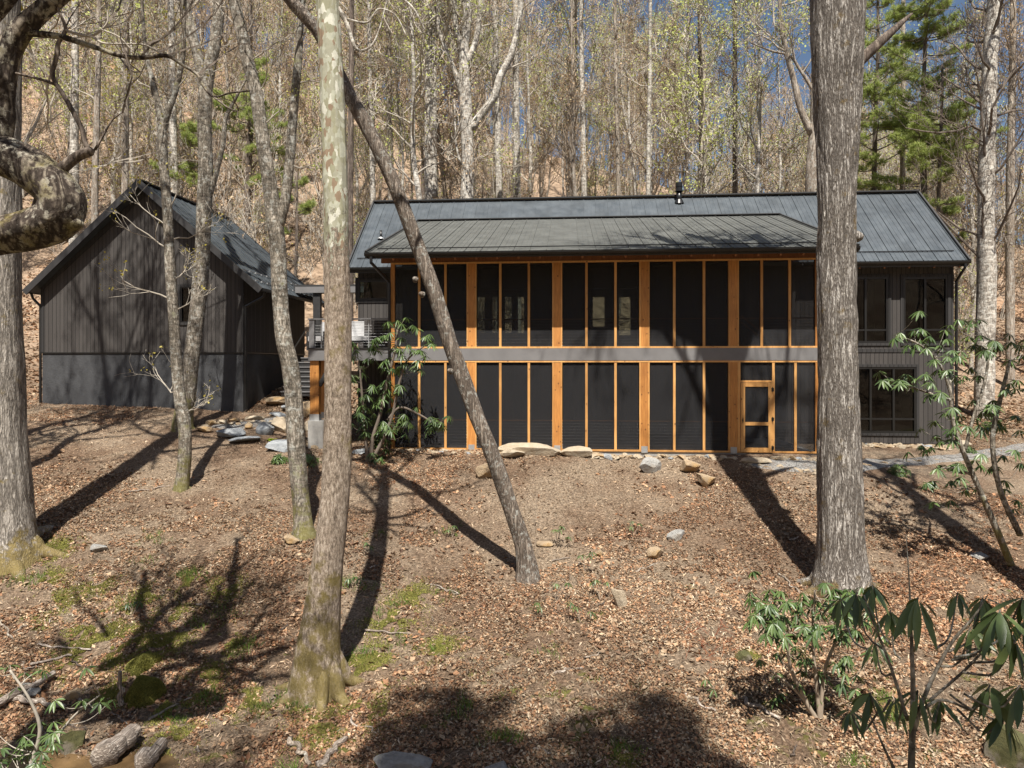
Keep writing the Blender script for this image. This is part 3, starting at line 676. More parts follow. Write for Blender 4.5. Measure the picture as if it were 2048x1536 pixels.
bx('stucco_base', 'stucco', gar, (GA0+.02, GA1-.02, GB0+.02, GB1-.02, -.2, SZ-.04))
bx('base_flashing', 'black', gar, (GA0-.015, GA1+.015, GB0-.015, GB1+.015, SZ-.04, SZ))
bx('corner_board', 'siding_dark', gar, (GA1-.1, GA1+.014, GB0-.02, GB0-.001, SZ, zr+.1), (GA0-.014, GA0+.1, GB0-.02, GB0-.001, SZ, zl+.1))
m = MB()
for (a0, z0, a1, z1) in ((GA0-.02, zl-.0, GR, gRZ-.32), (GR, gRZ-.32, GA1+.02, zr-.0)): m.obox((a0, GB0-.012, z0-.02), (a1, GB0-.012, z1-.02), .024, .18)
m.build('frieze_board', M['siding_dark'], gar)
gr1, _ = roof_slab('roof', 'roof', gar, (GE1, RF, gEZ), (GE1, RK, gEZ), (GR, RF, gRZ), (GR, RK, gRZ), th=.12)
gr2, _ = roof_slab('roof', 'roof', gar, (GE0, RF, gEZ), (GE0, RK, gEZ), (GR-.003, RF, gRZ), (GR-.003, RK, gRZ), th=.12)
m = MB(); m.obox((GR, RF-.02, gRZ+.03), (GR, RK+.02, gRZ+.03), .26, .05); m.build('ridge_cap', M['trim'], gr1)
for yy in (RF-.025, RK+.025):
    m = MB(); m.obox((GE0-.03, yy, gEZ-.1), (GR, yy, gRZ-.07), .22, .05, up=(0,1,0)); m.obox((GE1+.03, yy, gEZ-.1), (GR, yy, gRZ-.07), .22, .05, up=(0,1,0)); m.build('rake_board', M['trim'], gar)
for t in (.06, .16):
    m = MB(); a = GE1+(GR-GE1)*t; z = gEZ+(gRZ-gEZ)*t
    m.obox((a, RF+.1, z+.06), (a, RK-.1, z+.06), .02, .03)
    for y in np.arange(RF+.2, RK, .46): m.box(a-.03, a+.05, y-.02, y+.02, z+.02, z+.075)
    m.build('snow_guard', M['galv'], gr1)
def side_gutter(x, sgn):
    m = MB(); m.obox((x+sgn*.05, RF, gEZ-.06), (x+sgn*.05, RK, gEZ-.06), .11, .1); return m.build('gutter', M['black'], gar)
side_gutter(GE1, 1); side_gutter(GE0, -1)
downspout(gar, [(GE1+.05, RF+.3, gEZ-.1), (GE1-.02, RF+.33, gEZ-.28), (GA1+.06, GB0+.03, gEZ-.62), (GA1+.06, GB0+.03, 1.0)])
downspout(gar, [(GE0-.05, RF+.3, gEZ-.1), (GE0, RF+.33, gEZ-.28), (GA0-.06, GB0+.03, gEZ-.55), (GA0-.06, GB0+.03, 1.1)])

# deck chair
hc, hs = C_, S_
def h2w(a, b, z): return np.array([HX0+a*C_+b*S_, HY0-a*S_+b*C_, z])
p = h2w(ha(712, 1.3), 1.3, 3.0)
ch = thing('deck_chair', p, 'pale grey cushioned lounge chair on the open deck behind the cable rail', 'chair', rz=-TH+.5)
bx('frame', 'trim', ch, (-.38, -.32, -.4, .4, 0, .6), (.32, .38, -.4, .4, 0, .6), (-.32, .32, -.38, .38, .25, .3), (-.32, .32, .34, .4, .3, .85))
bx('seat', 'fabric', ch, (-.31, .31, -.4, .22, .3, .45)); bx('backrest', 'fabric', ch, (-.31, .31, .22, .33, .45, .95))
p = h2w(ha(648, 1.6), 1.6, 3.0)
ch2 = copy_tree(ch); ch2.location = p; ch2.rotation_euler.z = -TH-.4; ch2['label'] = 'pale grey lounge chair at the deck corner, half hidden by the sycamore trunk'
ch['group'] = ch2['group'] = 'lounge chairs on the open deck'

# ---------------------------------------------------------------- trees
def unit(v): return v/(np.linalg.norm(v)+1e-9)
def grow(mb, p, d, L, r, lvl, rg, tips, up=.12, wob=.22, kids=(3, 5), shrink=.6, ang=(25, 55), rmin=.004, rk=.55, tmin=.25):
    n = 5 if lvl > 1 else (4 if lvl == 1 else 3)
    pts = [np.array(p, float)]; d = unit(np.array(d, float)); dirs = [d]
    for i in range(n):
        d = unit(d + rg.normal(0, wob, 3) + np.array([0, 0, up])); pts.append(pts[-1]+d*L/n); dirs.append(d)
    end = r*.35 if lvl else r*.5
    rad = np.maximum(np.linspace(r, end, n+1), rmin)
    mb.tube(pts, rad, 7 if r > .04 else (5 if r > .015 else 3), cap=r > .02)
    if lvl <= 0: tips.append((pts[-1], d)); return
    for k in range(rg.integers(kids[0], kids[1]+1)):
        t = rg.uniform(tmin, 1)*n; i = min(int(t), n-1); f = t-i
        q = pts[i]*(1-f)+pts[i+1]*f; base = dirs[i+1]
        ax = unit(np.cross(base, rg.normal(0, 1, 3))); th = R(rg.uniform(*ang))
        nd = base*math.cos(th)+ax*math.sin(th)
        grow(mb, q, nd, L*shrink*rg.uniform(.7, 1.15), max((rad[i]*(1-f)+rad[i+1]*f)*rk, rmin), lvl-1, rg, tips, up, wob, kids, shrink, ang, rmin, rk, tmin)
    tips.append((pts[-1], d))
def flecks(mb, tips, rg, n=4, size=.05, spread=.12, keep=1.0):
    """small leaf quads round the twig tips"""
    if not tips: return
    C = np.array([t[0] for t in tips]); C = C[rg.random(len(C)) < keep]
    if not len(C): return
    C = np.repeat(C, n, 0); k = len(C); C = C + rg.normal(0, spread, (k, 3))
    a = rg.normal(0, 1, (k, 3)); a /= np.linalg.norm(a, axis=1)[:, None]; b = np.cross(a, rg.normal(0, 1, (k, 3))); b /= np.linalg.norm(b, axis=1)[:, None]
    s = size*rg.uniform(.6, 1.4, (k, 1)); a = a*s; b = b*s*.6
    V = np.stack([C-a, C+b, C+a, C-b], 1).reshape(-1, 3)
    mb.add(V, np.arange(k*4).reshape(-1, 4))
def furrow(amp, nf, seed, knots=()):
    def fn(Pp, th, rad):
        z = Pp[:, 2][:, None]; t = th[None, :]
        x = np.cos(t)+0*z; y = np.sin(t)+0*z
        rx = nf/6.28
        a = vnoise(x*rx, y*rx, z*1.2, seed=seed); b = vnoise(x*rx*2.1, y*rx*2.1, z*4, seed=seed+1); c = vnoise(x*1.5, y*1.5, z*.9, seed=seed+2)
        dd = amp*(np.abs(a)*1.4-.4)+amp*.5*b+np.minimum(rad, .3)[:, None]*.10*c
        return dd
    return fn
def px_path(spec, D):
    """spec: (x, y, width px[, distance]) -> points and radii"""
    pts = []; rad = []
    for s in spec:
        d = s[3] if len(s) > 3 else D
        pts.append(P(s[0], s[1], d)); rad.append(s[2]/F*d/2)
    return np.array(pts), np.array(rad)
def smooth(pts, rad, step):
    pts = np.asarray(pts); rad = np.asarray(rad); n = len(pts)
    seg = np.linalg.norm(np.diff(pts, axis=0), axis=1); s = np.r_[0, np.cumsum(seg)]
    m = max(int(s[-1]/step), 4); q = np.linspace(0, s[-1], m+1)
    A = np.c_[pts, rad]; T = np.empty_like(A)
    T[1:-1] = (A[2:]-A[:-2])/(s[2:]-s[:-2])[:, None]; T[0] = (A[1]-A[0])/seg[0]; T[-1] = (A[-1]-A[-2])/seg[-1]
    i = np.clip(np.searchsorted(s, q, 'right')-1, 0, n-2); h = seg[i]; t = ((q-s[i])/h)[:, None]; h = h[:, None]
    o = (2*t**3-3*t**2+1)*A[i]+(t**3-2*t**2+t)*h*T[i]+(-2*t**3+3*t**2)*A[i+1]+(t**3-t**2)*h*T[i+1]
    return o[:, :3], np.maximum(o[:, 3], .002)
def limb(mb, spec, D, step=.12, sides=16, amp=0, nf=16, seed=1):
    p, r = px_path(spec, D); p, r = smooth(p, r, step)
    mb.tube(p, r, sides, disp=furrow(amp, nf, seed) if amp else None); return p, r

# ---- T8 big tulip poplar on the right
def seat(spec, D, sink=.12):
    """finish a trunk's path a little below ground"""
    x, y, w = spec[-1][:3]; p = P(x, y, D)
    return spec
def flare(mb, base, r, n, rg, length=.55, h=.5, gzf=gz):
    for k in range(n):
        a = rg.uniform(0, .5)+k*2*math.pi/n; c, s = math.cos(a), math.sin(a)
        L = length*rg.uniform(.7, 1.2); hh = h*rg.uniform(.7, 1.2)
        e = (base[0]+c*(r+L), base[1]+s*(r+L)); m_ = (base[0]+c*(r*.75+L*.35), base[1]+s*(r*.75+L*.35))
        pts = [(base[0]+c*r*.45, base[1]+s*r*.45, base[2]+hh), (base[0]+c*r*.8, base[1]+s*r*.8, base[2]+hh*.45), (m_[0], m_[1], gzf(*m_)+.06), (e[0], e[1], gzf(*e)-.06)]
        pp, rr = smooth(pts, [r*.2, r*.3, r*.26, r*.1], .06); mb.tube(pp, rr, 10, disp=furrow(.008, 8, k+30))
t8b = G(1682, 1185); D8 = t8b[1]
T8 = thing('tulip_poplar', t8b, 'massive furrowed tulip poplar trunk before the porch, with a dead branch stub', 'tree')
m = MB()
pts, rr = smooth(*px_path([(1676,-900,66),(1676,-400,84),(1677,-60,98),(1677,0,100),(1675,120,94),(1673,260,80),(1673,420,69),(1674,600,70),(1677,800,77),(1680,1000,85),(1682,1100,92),(1683,1160,112),(1684,1215,140)], D8)[:2], .05)
m.tube(pts, rr, 96, disp=furrow(.022, 46, 5))
flare(m, t8b, .5, 8, rng, .45, .7)
m.build('trunk', M['poplar'], T8, True, org=t8b)
m = MB(); p, r = smooth(*px_path([(1700,148,26),(1714,128,22),(1745,98,20),(1790,58,13),(1824,27,4)], D8), .05); m.tube(p, r, 14, disp=furrow(.012, 10, 8))
m.build('dead_branch', M['dkbark'], T8, True, org=t8b)
m = MB()
pk = P(1713, 476, D8-.05)
p, r = smooth([pk+np.array([-.16, 0, .05]), pk+np.array([-.04, -.03, .02]), pk+np.array([.05, -.06, -.03]), pk+np.array([.06, -.07, -.05])], [.12, .11, .075, .02], .02); m.tube(p, r, 18, disp=furrow(.02, 7, 11))
m.build('knot', M['poplar'], T8, True, org=t8b)
# upper limbs, above the frame: they cast the crown's shade
m = MB(); tips = []
for sp_ in ([(1672,-300,60),(1610,-560,50),(1530,-800,42),(1500,-1200,30)], [(1680,-420,50),(1760,-700,42),(1800,-1100,30)], [(1650,-480,40),(1640,-800,34),(1600,-1200,24)], [(1610,-560,30),(1500,-640,26),(1400,-800,18)]):
    p_, r_ = smooth(*px_path(sp_, D8), .2); m.tube(p_, r_, 14)
    for k in range(4): grow(m, p_[int(len(p_)*(.35+.18*k))], (rng.normal(0, .7), rng.normal(0, .7), .6), 2.6, .08, 3, rng, tips, rmin=.008)
for k in range(9):
    z = P(0, -200-k*80, D8)[2]; a = k*2.4
    grow(m, (t8b[0], D8, z), (math.cos(a), math.sin(a), .6), rng.uniform(3, 5), .11, 3, rng, tips, rmin=.008)
m.build('crown', M['twig_grey'], T8, org=t8b)

# ---- sycamore
b6 = G(645, 1378); D6 = b6[1]
T6 = thing('sycamore', b6, 'tall sycamore with mottled cream upper bark and brown mossy base, centre left', 'tree')
m = MB()
pts, rr = smooth(*px_path([(610,-800,34),(640,-300,40),(655,0,44),(662,150,46),(668,300,47),(671,400,48),(673,520,49),(676,650,51),(677,800,53),(673,950,55),(665,1050,58),(655,1130,62),(645,1220,72),(636,1310,92),(634,1400,122)], D6), .05)
m.tube(pts, rr, 80, disp=furrow(.007, 26, 15)); flare(m, b6, .38, 7, rng, .5, .6)
m.build('trunk', M['syc'], T6, True, org=b6)
m = MB(); tips = []
p, r = smooth(*px_path([(664,-20,22),(684,60,16),(690,120,10),(700,170,4)], D6), .08)
for s in ([(655,-10,14),(690,40,9),(715,100,6),(742,93,5),(760,55,3),(775,0,3),(800,-60,3)], [(690,38,6),(735,45,4),(757,18,3),(790,30,3),(812,70,2.5)], [(655,-30,16),(740,-40,9),(820,10,5),(850,60,3)]):
    p, r = smooth(*px_path(s, D6), .06); m.tube(p, r, 8)
for k in range(7):
    z = P(0, -80-k*90, D6)[2]; a = k*2.1+.4
    grow(m, (P(645, 0, D6)[0]-.1*k*.3, D6, z), (math.cos(a), math.sin(a), .7), rng.uniform(2, 3.6), .07, 3, rng, tips, rmin=.006)
m.build('crown', M['pale'], T6, org=b6)

# ---- leaning dark tree
b7 = G(1052, 1155); D7 = b7[1]
T7 = thing('leaning_tree', b7, 'slender dark tree leaning left across the porch with a bare wound low on its trunk', 'tree')
m = MB()
pts, rr = smooth(*px_path([(520,-120,22),(575,-10,24),(640,70,25),(692,178,27,D7),(738,262,27),(790,372,28),(845,520,29),(878,612,31),(905,700,31),(953,830,31),(978,890,31),(1000,950,32),(1026,1030,32),(1044,1085,35),(1053,1130,42),(1056,1172,58)], D7), .05)
m.tube(pts, rr, 40, disp=furrow(.008, 26, 21)); flare(m, b7, .13, 4, rng, .16, .22)
m.build('trunk', M['lean'], T7, True, org=b7)
m = MB(); tips = []
for k in range(8):
    q = pts[k*5]; a = k*2.3
    grow(m, q, (math.cos(a)*.8, math.sin(a)*.8, .8), rng.uniform(1.5, 2.6), .035, 2, rng, tips, rmin=.005)
m.build('crown', M['twig_dark'], T7, org=b7)
for (x, y, s) in ((846,590,1), (903,743,1), (832,560,.8)):
    m = MB(); c = P(x, y, D7-.08); p, r = smooth([c, c+np.array([-.05*s, -.05, .02]), c+np.array([-.08*s, -.06, .02])], [.07, .05, .02], .02); m.tube(p, r, 10); m.build('branch_scar', M['lean'], T7, True, org=b7)

# ---- big tree at the left edge
b1 = G(8, 1110); D1 = b1[1]
T1 = thing('ridged_tree', b1, 'thick pale ridged trunk at the left edge with orange moss on its root flare', 'tree')
m = MB()
pts, rr = smooth(*px_path([(6,-500,52),(5,0,62),(3,300,66),(2,500,70),(3,700,76),(4,850,80),(6,950,92),(6,1020,102),(6,1080,122),(6,1135,170)], D1), .06)
m.tube(pts, rr, 80, disp=furrow(.016, 40, 41)); flare(m, b1, .62, 6, rng, .6, .4)
m.build('trunk', M['leftbark'], T1, True, org=b1)
m = MB(); tips = []
for k in range(8):
    z = P(0, -100-k*70, D1)[2]; a = k*2.4
    grow(m, (b1[0], D1, z), (math.cos(a), math.sin(a), .6), rng.uniform(3, 4.6), .10, 3, rng, tips, rmin=.008)
m.build('crown', M['twig_grey'], T1, org=b1)

# ---- gnarled near tree entering from the left
DG = 6.8; bg_ = np.array([-6.6, 6.6, gz(-6.6, 6.6)])
T2 = thing('gnarled_tree', bg_, 'mossy gnarled limbs of a near tree curling in from the left edge', 'tree')
def near(parent, name, spec, mat, sides=28, amp=.015, seed=50, D=DG):
    m = MB(); p, r = smooth(*px_path(spec, D), .04); m.tube(p, r, sides, disp=furrow(amp, 10, seed)); return m.build(name, M[mat], parent, True, org=bg_)
m = MB()
p, r = smooth([bg_+np.array([0, 0, -.2]), bg_+np.array([.05, 0, 1.5]), bg_+np.array([.2, .05, 3.0]), P(-330, 480, DG), P(-200, 330, DG), P(-90, 190, DG)], [.34, .27, .24, .23, .2, .14], .06)
m.tube(p, r, 32, disp=furrow(.03, 12, 61)); m.build('trunk', M['gnarl'], T2, True, org=bg_)
near(T2, 'limb', [(-260,440,70,6.6),(-120,300,76,6.7),(-30,302,80),(40,325,84),(95,365,86),(122,400,88),(112,436,88),(70,456,84),(10,468,78),(-60,480,76),(-160,500,60)], 'gnarl', 36, .02, 51)
near(T2, 'limb_stub', [(108,440,60),(140,446,40),(158,449,26),(166,452,8)], 'gnarl', 20, .012, 52)
near(T2, 'limb', [(-90,330,64),(-20,310,50),(4,250,46),(6,190,44),(14,120,46),(38,70,42),(75,32,36),(120,-8,34),(190,-70,28),(260,-180,20)], 'gnarl', 28, .012, 53)
near(T2, 'limb', [(-90,90,36),(-20,30,36),(30,-20,28),(80,-80,20)], 'gnarl', 20, .01, 54)
near(T2, 'branch', [(78,425,28),(88,385,26),(104,355,26),(130,332,22),(160,310,20),(184,302,17),(190,300,3)], 'dkbark', 16, .008, 55)
near(T2, 'branch', [(184,302,11),(172,290,10),(164,258,9.5),(142,216,9),(124,185,8.5),(108,160,8),(106,140,8),(113,115,7.5),(116,88,7),(131,62,6),(126,40,5),(115,15,4)], 'dkbark', 10, .003, 56)
near(T2, 'branch', [(-30,125,5),(0,138,5),(45,150,5),(85,160,5.5),(112,170,6)], 'dkbark', 8, .001, 57)
near(T2, 'branch', [(190,300,6),(205,275,4.5),(225,240,3.5),(245,225,2)], 'dkbark', 6, .001, 57)
near(T2, 'branch', [(34,66,14),(80,68,13),(125,74,12),(150,82,11),(200,98,9.5),(235,110,9),(280,116,8.5),(335,112,8),(365,130,7),(395,150,6),(408,175,5),(428,194,4.5),(460,186,4),(500,182,3)], 'gnarl', 10, .002, 58)
near(T2, 'branch', [(131,60,5.5),(160,70,5),(183,72,5),(205,58,4),(216,42,3.5),(210,0,3),(200,-30,3)], 'twig_grey', 8, .001, 59)
near(T2, 'branch', [(183,72,4.5),(205,86,4),(245,88,3.5),(290,90,3.5),(318,105,3),(350,118,2)], 'twig_grey', 8, .001, 59)
near(T2, 'branch', [(205,60,3.5),(240,75,3),(262,98,3),(285,115,2)], 'twig_grey', 6, .001, 59)
m = MB(); tips = []
for (x, y, dx, dz) in ((280,116,.6,.5),(235,110,.4,-.5),(335,112,.8,.2),(216,42,.6,.6),(290,90,.8,.4),(120,120,-.3,.6),(395,150,.8,.5),(428,194,.6,-.3),(245,225,.4,.6),(318,105,.7,.7)):
    grow(m, P(x, y, DG), (dx, .1, dz), .9, .012, 2, rng, tips, rmin=.0028, kids=(2, 4), wob=.25)
m.build('twigs', M['twig_dark'], T2, org=bg_)
m = MB(); tips = []
for k in range(16):
    q = np.array([-7.2+rng.uniform(-.8, 2.8), 6.6+rng.uniform(-1, .6), P(0, -60, 6.7)[2]+rng.uniform(0, 1.2)]); a = rng.uniform(0, 6.28)
    grow(m, q, (math.cos(a)*1.2, math.sin(a), .6), rng.uniform(1.6, 2.8), .055, 3, rng, tips, rmin=.006)
for k, (dx, dy, dz) in enumerate(((.9, .1, 1), (-.2, .3, 1), (.4, -.3, 1), (-.8, .2, 1), (1.3, .3, .7), (.1, 0, 1.3))):
    grow(m, (-6.6+.3*k, 6.6, P(0, -30, 6.6)[2]+.25*k), (dx, dy, dz), 3.6, .15, 3, rng, tips, rmin=.012, rk=.62, kids=(2, 4))
m.build('crown', M['twig_grey'], T2, org=bg_)

# ---- slim trees in front of the outbuilding
def slim(name, label, base_px, specs, mat, D=None, seed=1, twigs=(), leaf=None, sides=28, amp=.006, tw='twig_grey', tL=.9, keep=.4, lsize=.035, cr=.09):
    b = G(*base_px); D = b[1] if D is None else D
    T = thing(name, b, label, 'tree')
    m = MB()
    for i, s in enumerate(specs):
        p, r = smooth(*px_path(s, D), .06); m.tube(p, r, sides if s[0][2] > 12 else 12, disp=furrow(amp if s[0][2] > 12 or True else 0, 8, seed+i))
    flare(m, b, specs[0][-1][2]/F*D*.35, 4, rng, .12, .14)
    m.build('trunk', M[mat], T, True, org=b)
    mt = MB(); tips = []
    for k in range(9):
        sp_ = specs[0]; a = k*2.4; q = P(sp_[0][0], min(sp_[0][1], -110)-k*12, D)
        grow(mt, q, (math.cos(a)*.9, math.sin(a)*.8, .8), rng.uniform(2.6, 4.4)*(cr/.09)**.5, cr, 3, rng, tips, rmin=.008, rk=.62)
    tips = []
    for (x, y, dx, dz, *L) in twigs:
        grow(mt, P(x, y, D), (dx, rng.uniform(-.3, .3), dz), L[0] if L else tL, .02, 2, rng, tips, rmin=.004, kids=(3, 5), wob=.2)
    if twigs: mt.build('crown', M[tw], T, org=b)
    if leaf:
        ml = MB(); flecks(ml, tips, rng, 3, lsize, .05, keep); ml.build('foliage', M[leaf], T, org=b)
    return T
slim('slim_tree', 'knobbly slim tree with a mossy foot, front of the pair before the outbuilding', (362, 978),
  [[(278,-110,4),(290,90,7),(300,140,9),(315,205,12),(324,255,16),(327,330,17),(334,400,18),(338,470,19),(341,540,20),(346,610,20),(350,680,21),(354,740,22),(360,800,24),(369,850,26),(370,900,25),(366,950,26),(362,990,34)],
   [(372,-20,5),(368,40,7),(366,110,9),(352,180,11),(338,220,12),(326,262,12)], [(301,140,8),(308,190,9),(322,215,10),(330,235,10)]],
  'young', twigs=[(340,500,-.9,.5,1.6),(344,600,-1,.1,1.5),(338,480,.8,.6,1.2),(345,560,.9,.5,1),(352,620,.8,.5,.9),(318,210,-.7,.8),(300,140,-.5,.8),(366,110,.5,.8),(352,180,.5,.8),(330,330,-.8,.6),(336,420,.8,.7),(357,780,-1,-.1,1.4),(337,455,-.9,.8,1.3),(366,830,.5,.6,.8),(310,180,-.8,.3)], leaf='leaf_olive', keep=.35, seed=71, cr=.02)
slim('forked_tree', 'taller grey tree behind the knobbly one, forking high into a narrow V', (368, 858),
  [[(410,-200,14),(425,-60,18),(437,20,20),(432,80,22),(420,130,24),(411,190,25),(410,260,26),(411,340,27),(408,420,28),(405,500,29),(401,560,30),(395,620,30),(388,680,31),(380,740,32),(375,790,33),(368,830,36),(364,875,48)],
   [(330,-180,12),(352,-60,15),(368,0,18),(378,50,20),(395,110,20),(408,180,22)], [(497,150,3),(470,200,6),(452,235,8),(446,290,9),(432,350,10),(420,390,11),(408,430,12)]],
  'young', seed=81, twigs=[(430,100,.7,.7,1.3),(378,50,-.7,.7,1.4),(410,200,-.8,.5,1.4),(411,260,.9,.4,1.4),(411,150,.9,.2,1.6),(452,235,.5,.8,1),(470,200,.6,.6,1),(400,560,-.7,.6,.8),(410,330,-.8,.5,1.2),(437,20,.8,.6,1.5),(368,0,-.8,.5,1.5)], leaf='leaf_olive', keep=.25)
slim('crooked_tree', 'crooked grey lichen-spotted tree standing left of the sycamore, forked at roof height', (608, 1068),
  [[(440,-120,20),(468,0,23),(482,60,24),(496,125,25),(512,185,25),(522,250,26),(530,310,27),(540,370,28),(548,430,32),(556,490,30),(558,560,30),(562,620,31),(568,680,33),(580,730,33),(588,800,33),(592,870,33),(598,950,34),(603,1010,35),(606,1050,40),(608,1085,56)],
   [(612,-40,10),(602,30,12),(597,110,15),(590,190,17),(584,260,18),(578,340,19),(571,400,20),(558,450,22)]],
  'young', seed=91, twigs=[(496,125,.8,.4,1.2),(470,20,-.8,.5,1),(597,90,.8,.5,.9),(590,170,.9,.2,.9),(512,185,.9,.1,1),(584,330,.9,.1,.7),(602,30,.6,.7,.8),(482,60,-.8,.4,1),(525,250,.8,.3,.8),(486,80,.7,.6,1)], leaf='leaf_spring', keep=.35, lsize=.03)

# ---- tall trees standing just behind the houses (each distinct)
def back_tree(name, label, x0, yb, D, specs, mat, seed, tw='twig_grey', n=10, leaf=None, keep=.3, L=3, cat='tree', group=None, lsize=.06, rb=.05, lv=3):
    b = P(x0, yb, D); b[2] = gz(b[0], b[1])
    T = thing(name, b, label, cat, group)
    m = MB(); P0 = None
    for i, s in enumerate(specs):
        s = list(s)
        p, r = px_path(s, D)
        if i == 0: p = np.r_[p, [b-np.array([0, 0, .3])]]; r = np.r_[r, r[-1]*1.15]
        p, r = smooth(p, r, .3)
        m.tube(p, r, 18, disp=furrow(.012, 8, seed+i))
        if i == 0: P0, R0 = p, r
    m.build('trunk', M[mat], T, True, org=b)
    mt = MB(); tips = []
    rg = np.random.default_rng(seed)
    for k in range(n):
        s = specs[k % len(specs)]; p, r = smooth(*px_path(s, D), .3); i = rg.integers(0, max(2, int(len(p)*.75)))
        a = rg.uniform(0, 6.28)
        grow(mt, p[i], (math.cos(a)*.9, math.sin(a)*.6, rg.uniform(.2, 1)), L*rg.uniform(.6, 1.2), min(rb, r[i]*.6), lv, rg, tips, rmin=.009, kids=(3, 4))
    mt.build('crown', M[tw], T, org=b)
    if leaf:
        ml = MB(); flecks(ml, tips, rg, 4, lsize, .15, keep); ml.build('foliage', M[leaf], T, org=b)
    return T
back_tree('beech_tree', 'wide-forked pale grey tree rising behind the ridge, left of the flue', 932, 560, 33,
  [[(880,-200,8),(925,-60,14),(935,20,18),(930,90,18),(928,140,21),(932,200,24),(934,260,24),(936,320,24),(934,395,26)],
   [(1075,-160,8),(1045,-30,10),(1040,30,11),(1022,110,13),(1000,155,15),(988,195,16),(958,235,17),(940,262,17)],
   [(905,-60,9),(910,10,10),(912,60,10),(920,85,12),(928,130,12)], [(870,-80,7),(876,10,8),(878,60,8),(896,110,9),(910,145,10),(926,195,12)],
   [(968,-50,9),(960,20,11),(952,80,11),(934,130,13)], [(922,330,4),(912,290,4),(910,255,4),(909,200,3)]], 'pale', 101, n=26, leaf='leaf_spring', keep=.25, L=2.6)
back_tree('twin_tree', 'pair of close straight pale trunks behind the left end of the ridge', 862, 570, 34,
  [[(858,-200,10),(858,0,13),(858,150,15),(857,280,16),(858,395,18)], [(872,-200,8),(869,0,11),(868,150,12),(867,300,13),(869,395,15)]], 'pale', 111, n=18, leaf='leaf_spring', keep=.2)
back_tree('lichen_tree', 'tall lichen-white tree behind the right gable with a crown of spiky dark boughs', 1972, 830, 27,
  [[(1990,-300,12),(1990,-60,20),(1988,30,24),(1980,110,26),(1978,200,28),(1974,290,30),(1972,400,30),(1973,560,32),(1970,700,34),(1968,835,38)]], 'pale', 121, tw='twig_dark', n=42, leaf=None, L=3.4, rb=.06)
back_tree('ash_tree', 'smooth grey trunk with a crooked left fork close behind the big poplar', 1628, 560, 31,
  [[(1655,-200,12),(1640,0,18),(1634,150,22),(1632,240,24),(1628,300,26),(1625,395,28)],
   [(1570,-120,5),(1560,20,7),(1572,100,10),(1590,170,12),(1602,220,13),(1622,268,15)], [(1500,85,2),(1545,103,4),(1580,112,5),(1600,140,6),(1620,170,7),(1634,195,8)]], 'pale2', 131, n=18, leaf='leaf_spring', keep=.4)
for i, (x, wd, D, mat, lab) in enumerate([(998, 13, 36, 'pale', 'straight pale pole trunk just right of the wide-forked tree'), (1034, 15, 37, 'pale', 'slender whitish trunk, second right of the wide-forked tree'),
   (1143, 13, 40, 'pale2', 'straight buff trunk between the wide-forked tree and the flue, nearer the fork'), (1168, 11, 38, 'pale', 'narrow birch-white trunk left of the flue'),
   (1237, 9, 41, 'pale2', 'thin straight trunk left of the flue, nearest to it'), (1296, 9, 39, 'pale', 'thin pale trunk just left of the flue pipe'),
   (782, 12, 38, 'pale2', 'slender trunk behind the left end of the ridge, right of the leaning tree'), (746, 10, 36, 'pale', 'thin grey trunk between the sycamore and the leaning tree'),
   (148, 16, 32, 'pale', 'straight silvery trunk behind the left slope of the outbuilding'), (190, 12, 31, 'pale2', 'buff trunk next to the silvery one, left of the gable peak'),
   (250, 12, 34, 'pale2', 'straight trunk just left of the gable peak'), (350, 14, 35, 'pale', 'light trunk rising right of the gable peak'),
   (1805, 10, 34, 'pale2', 'slim bare trunk between the two right-hand pines'), (2020, 14, 33, 'pale2', 'bare trunk at the right edge behind the lichen-white tree'),
   (1690, 10, 36, 'pale2', 'slim trunk showing right beside the big poplar above the roof'), (1405, 10, 38, 'dkbark', 'dark spreading tree behind the ridge right of the flue'),
   (1470, 10, 37, 'dkbark', 'brown bushy-crowned tree behind the ridge, midway between flue and big poplar'), (700, 12, 34, 'dkbark', 'dark trunk close behind the sycamore above the deck')]):
    j = rng.uniform(-6, 6)
    back_tree('woodland_tree', lab, x, 560, D, [[(x+j*2.2, -260, wd*.5), (x+j*1.5, 0, wd*.75), (x+j, 180, wd*.9), (x, 395, wd*1.05)]], mat, 140+i, tw='twig_brown' if i % 3 == 1 else 'twig_grey', n=16, leaf='leaf_spring' if i % 3 == 0 else 'leaf_bud', keep=.25, L=2.4, rb=.035)

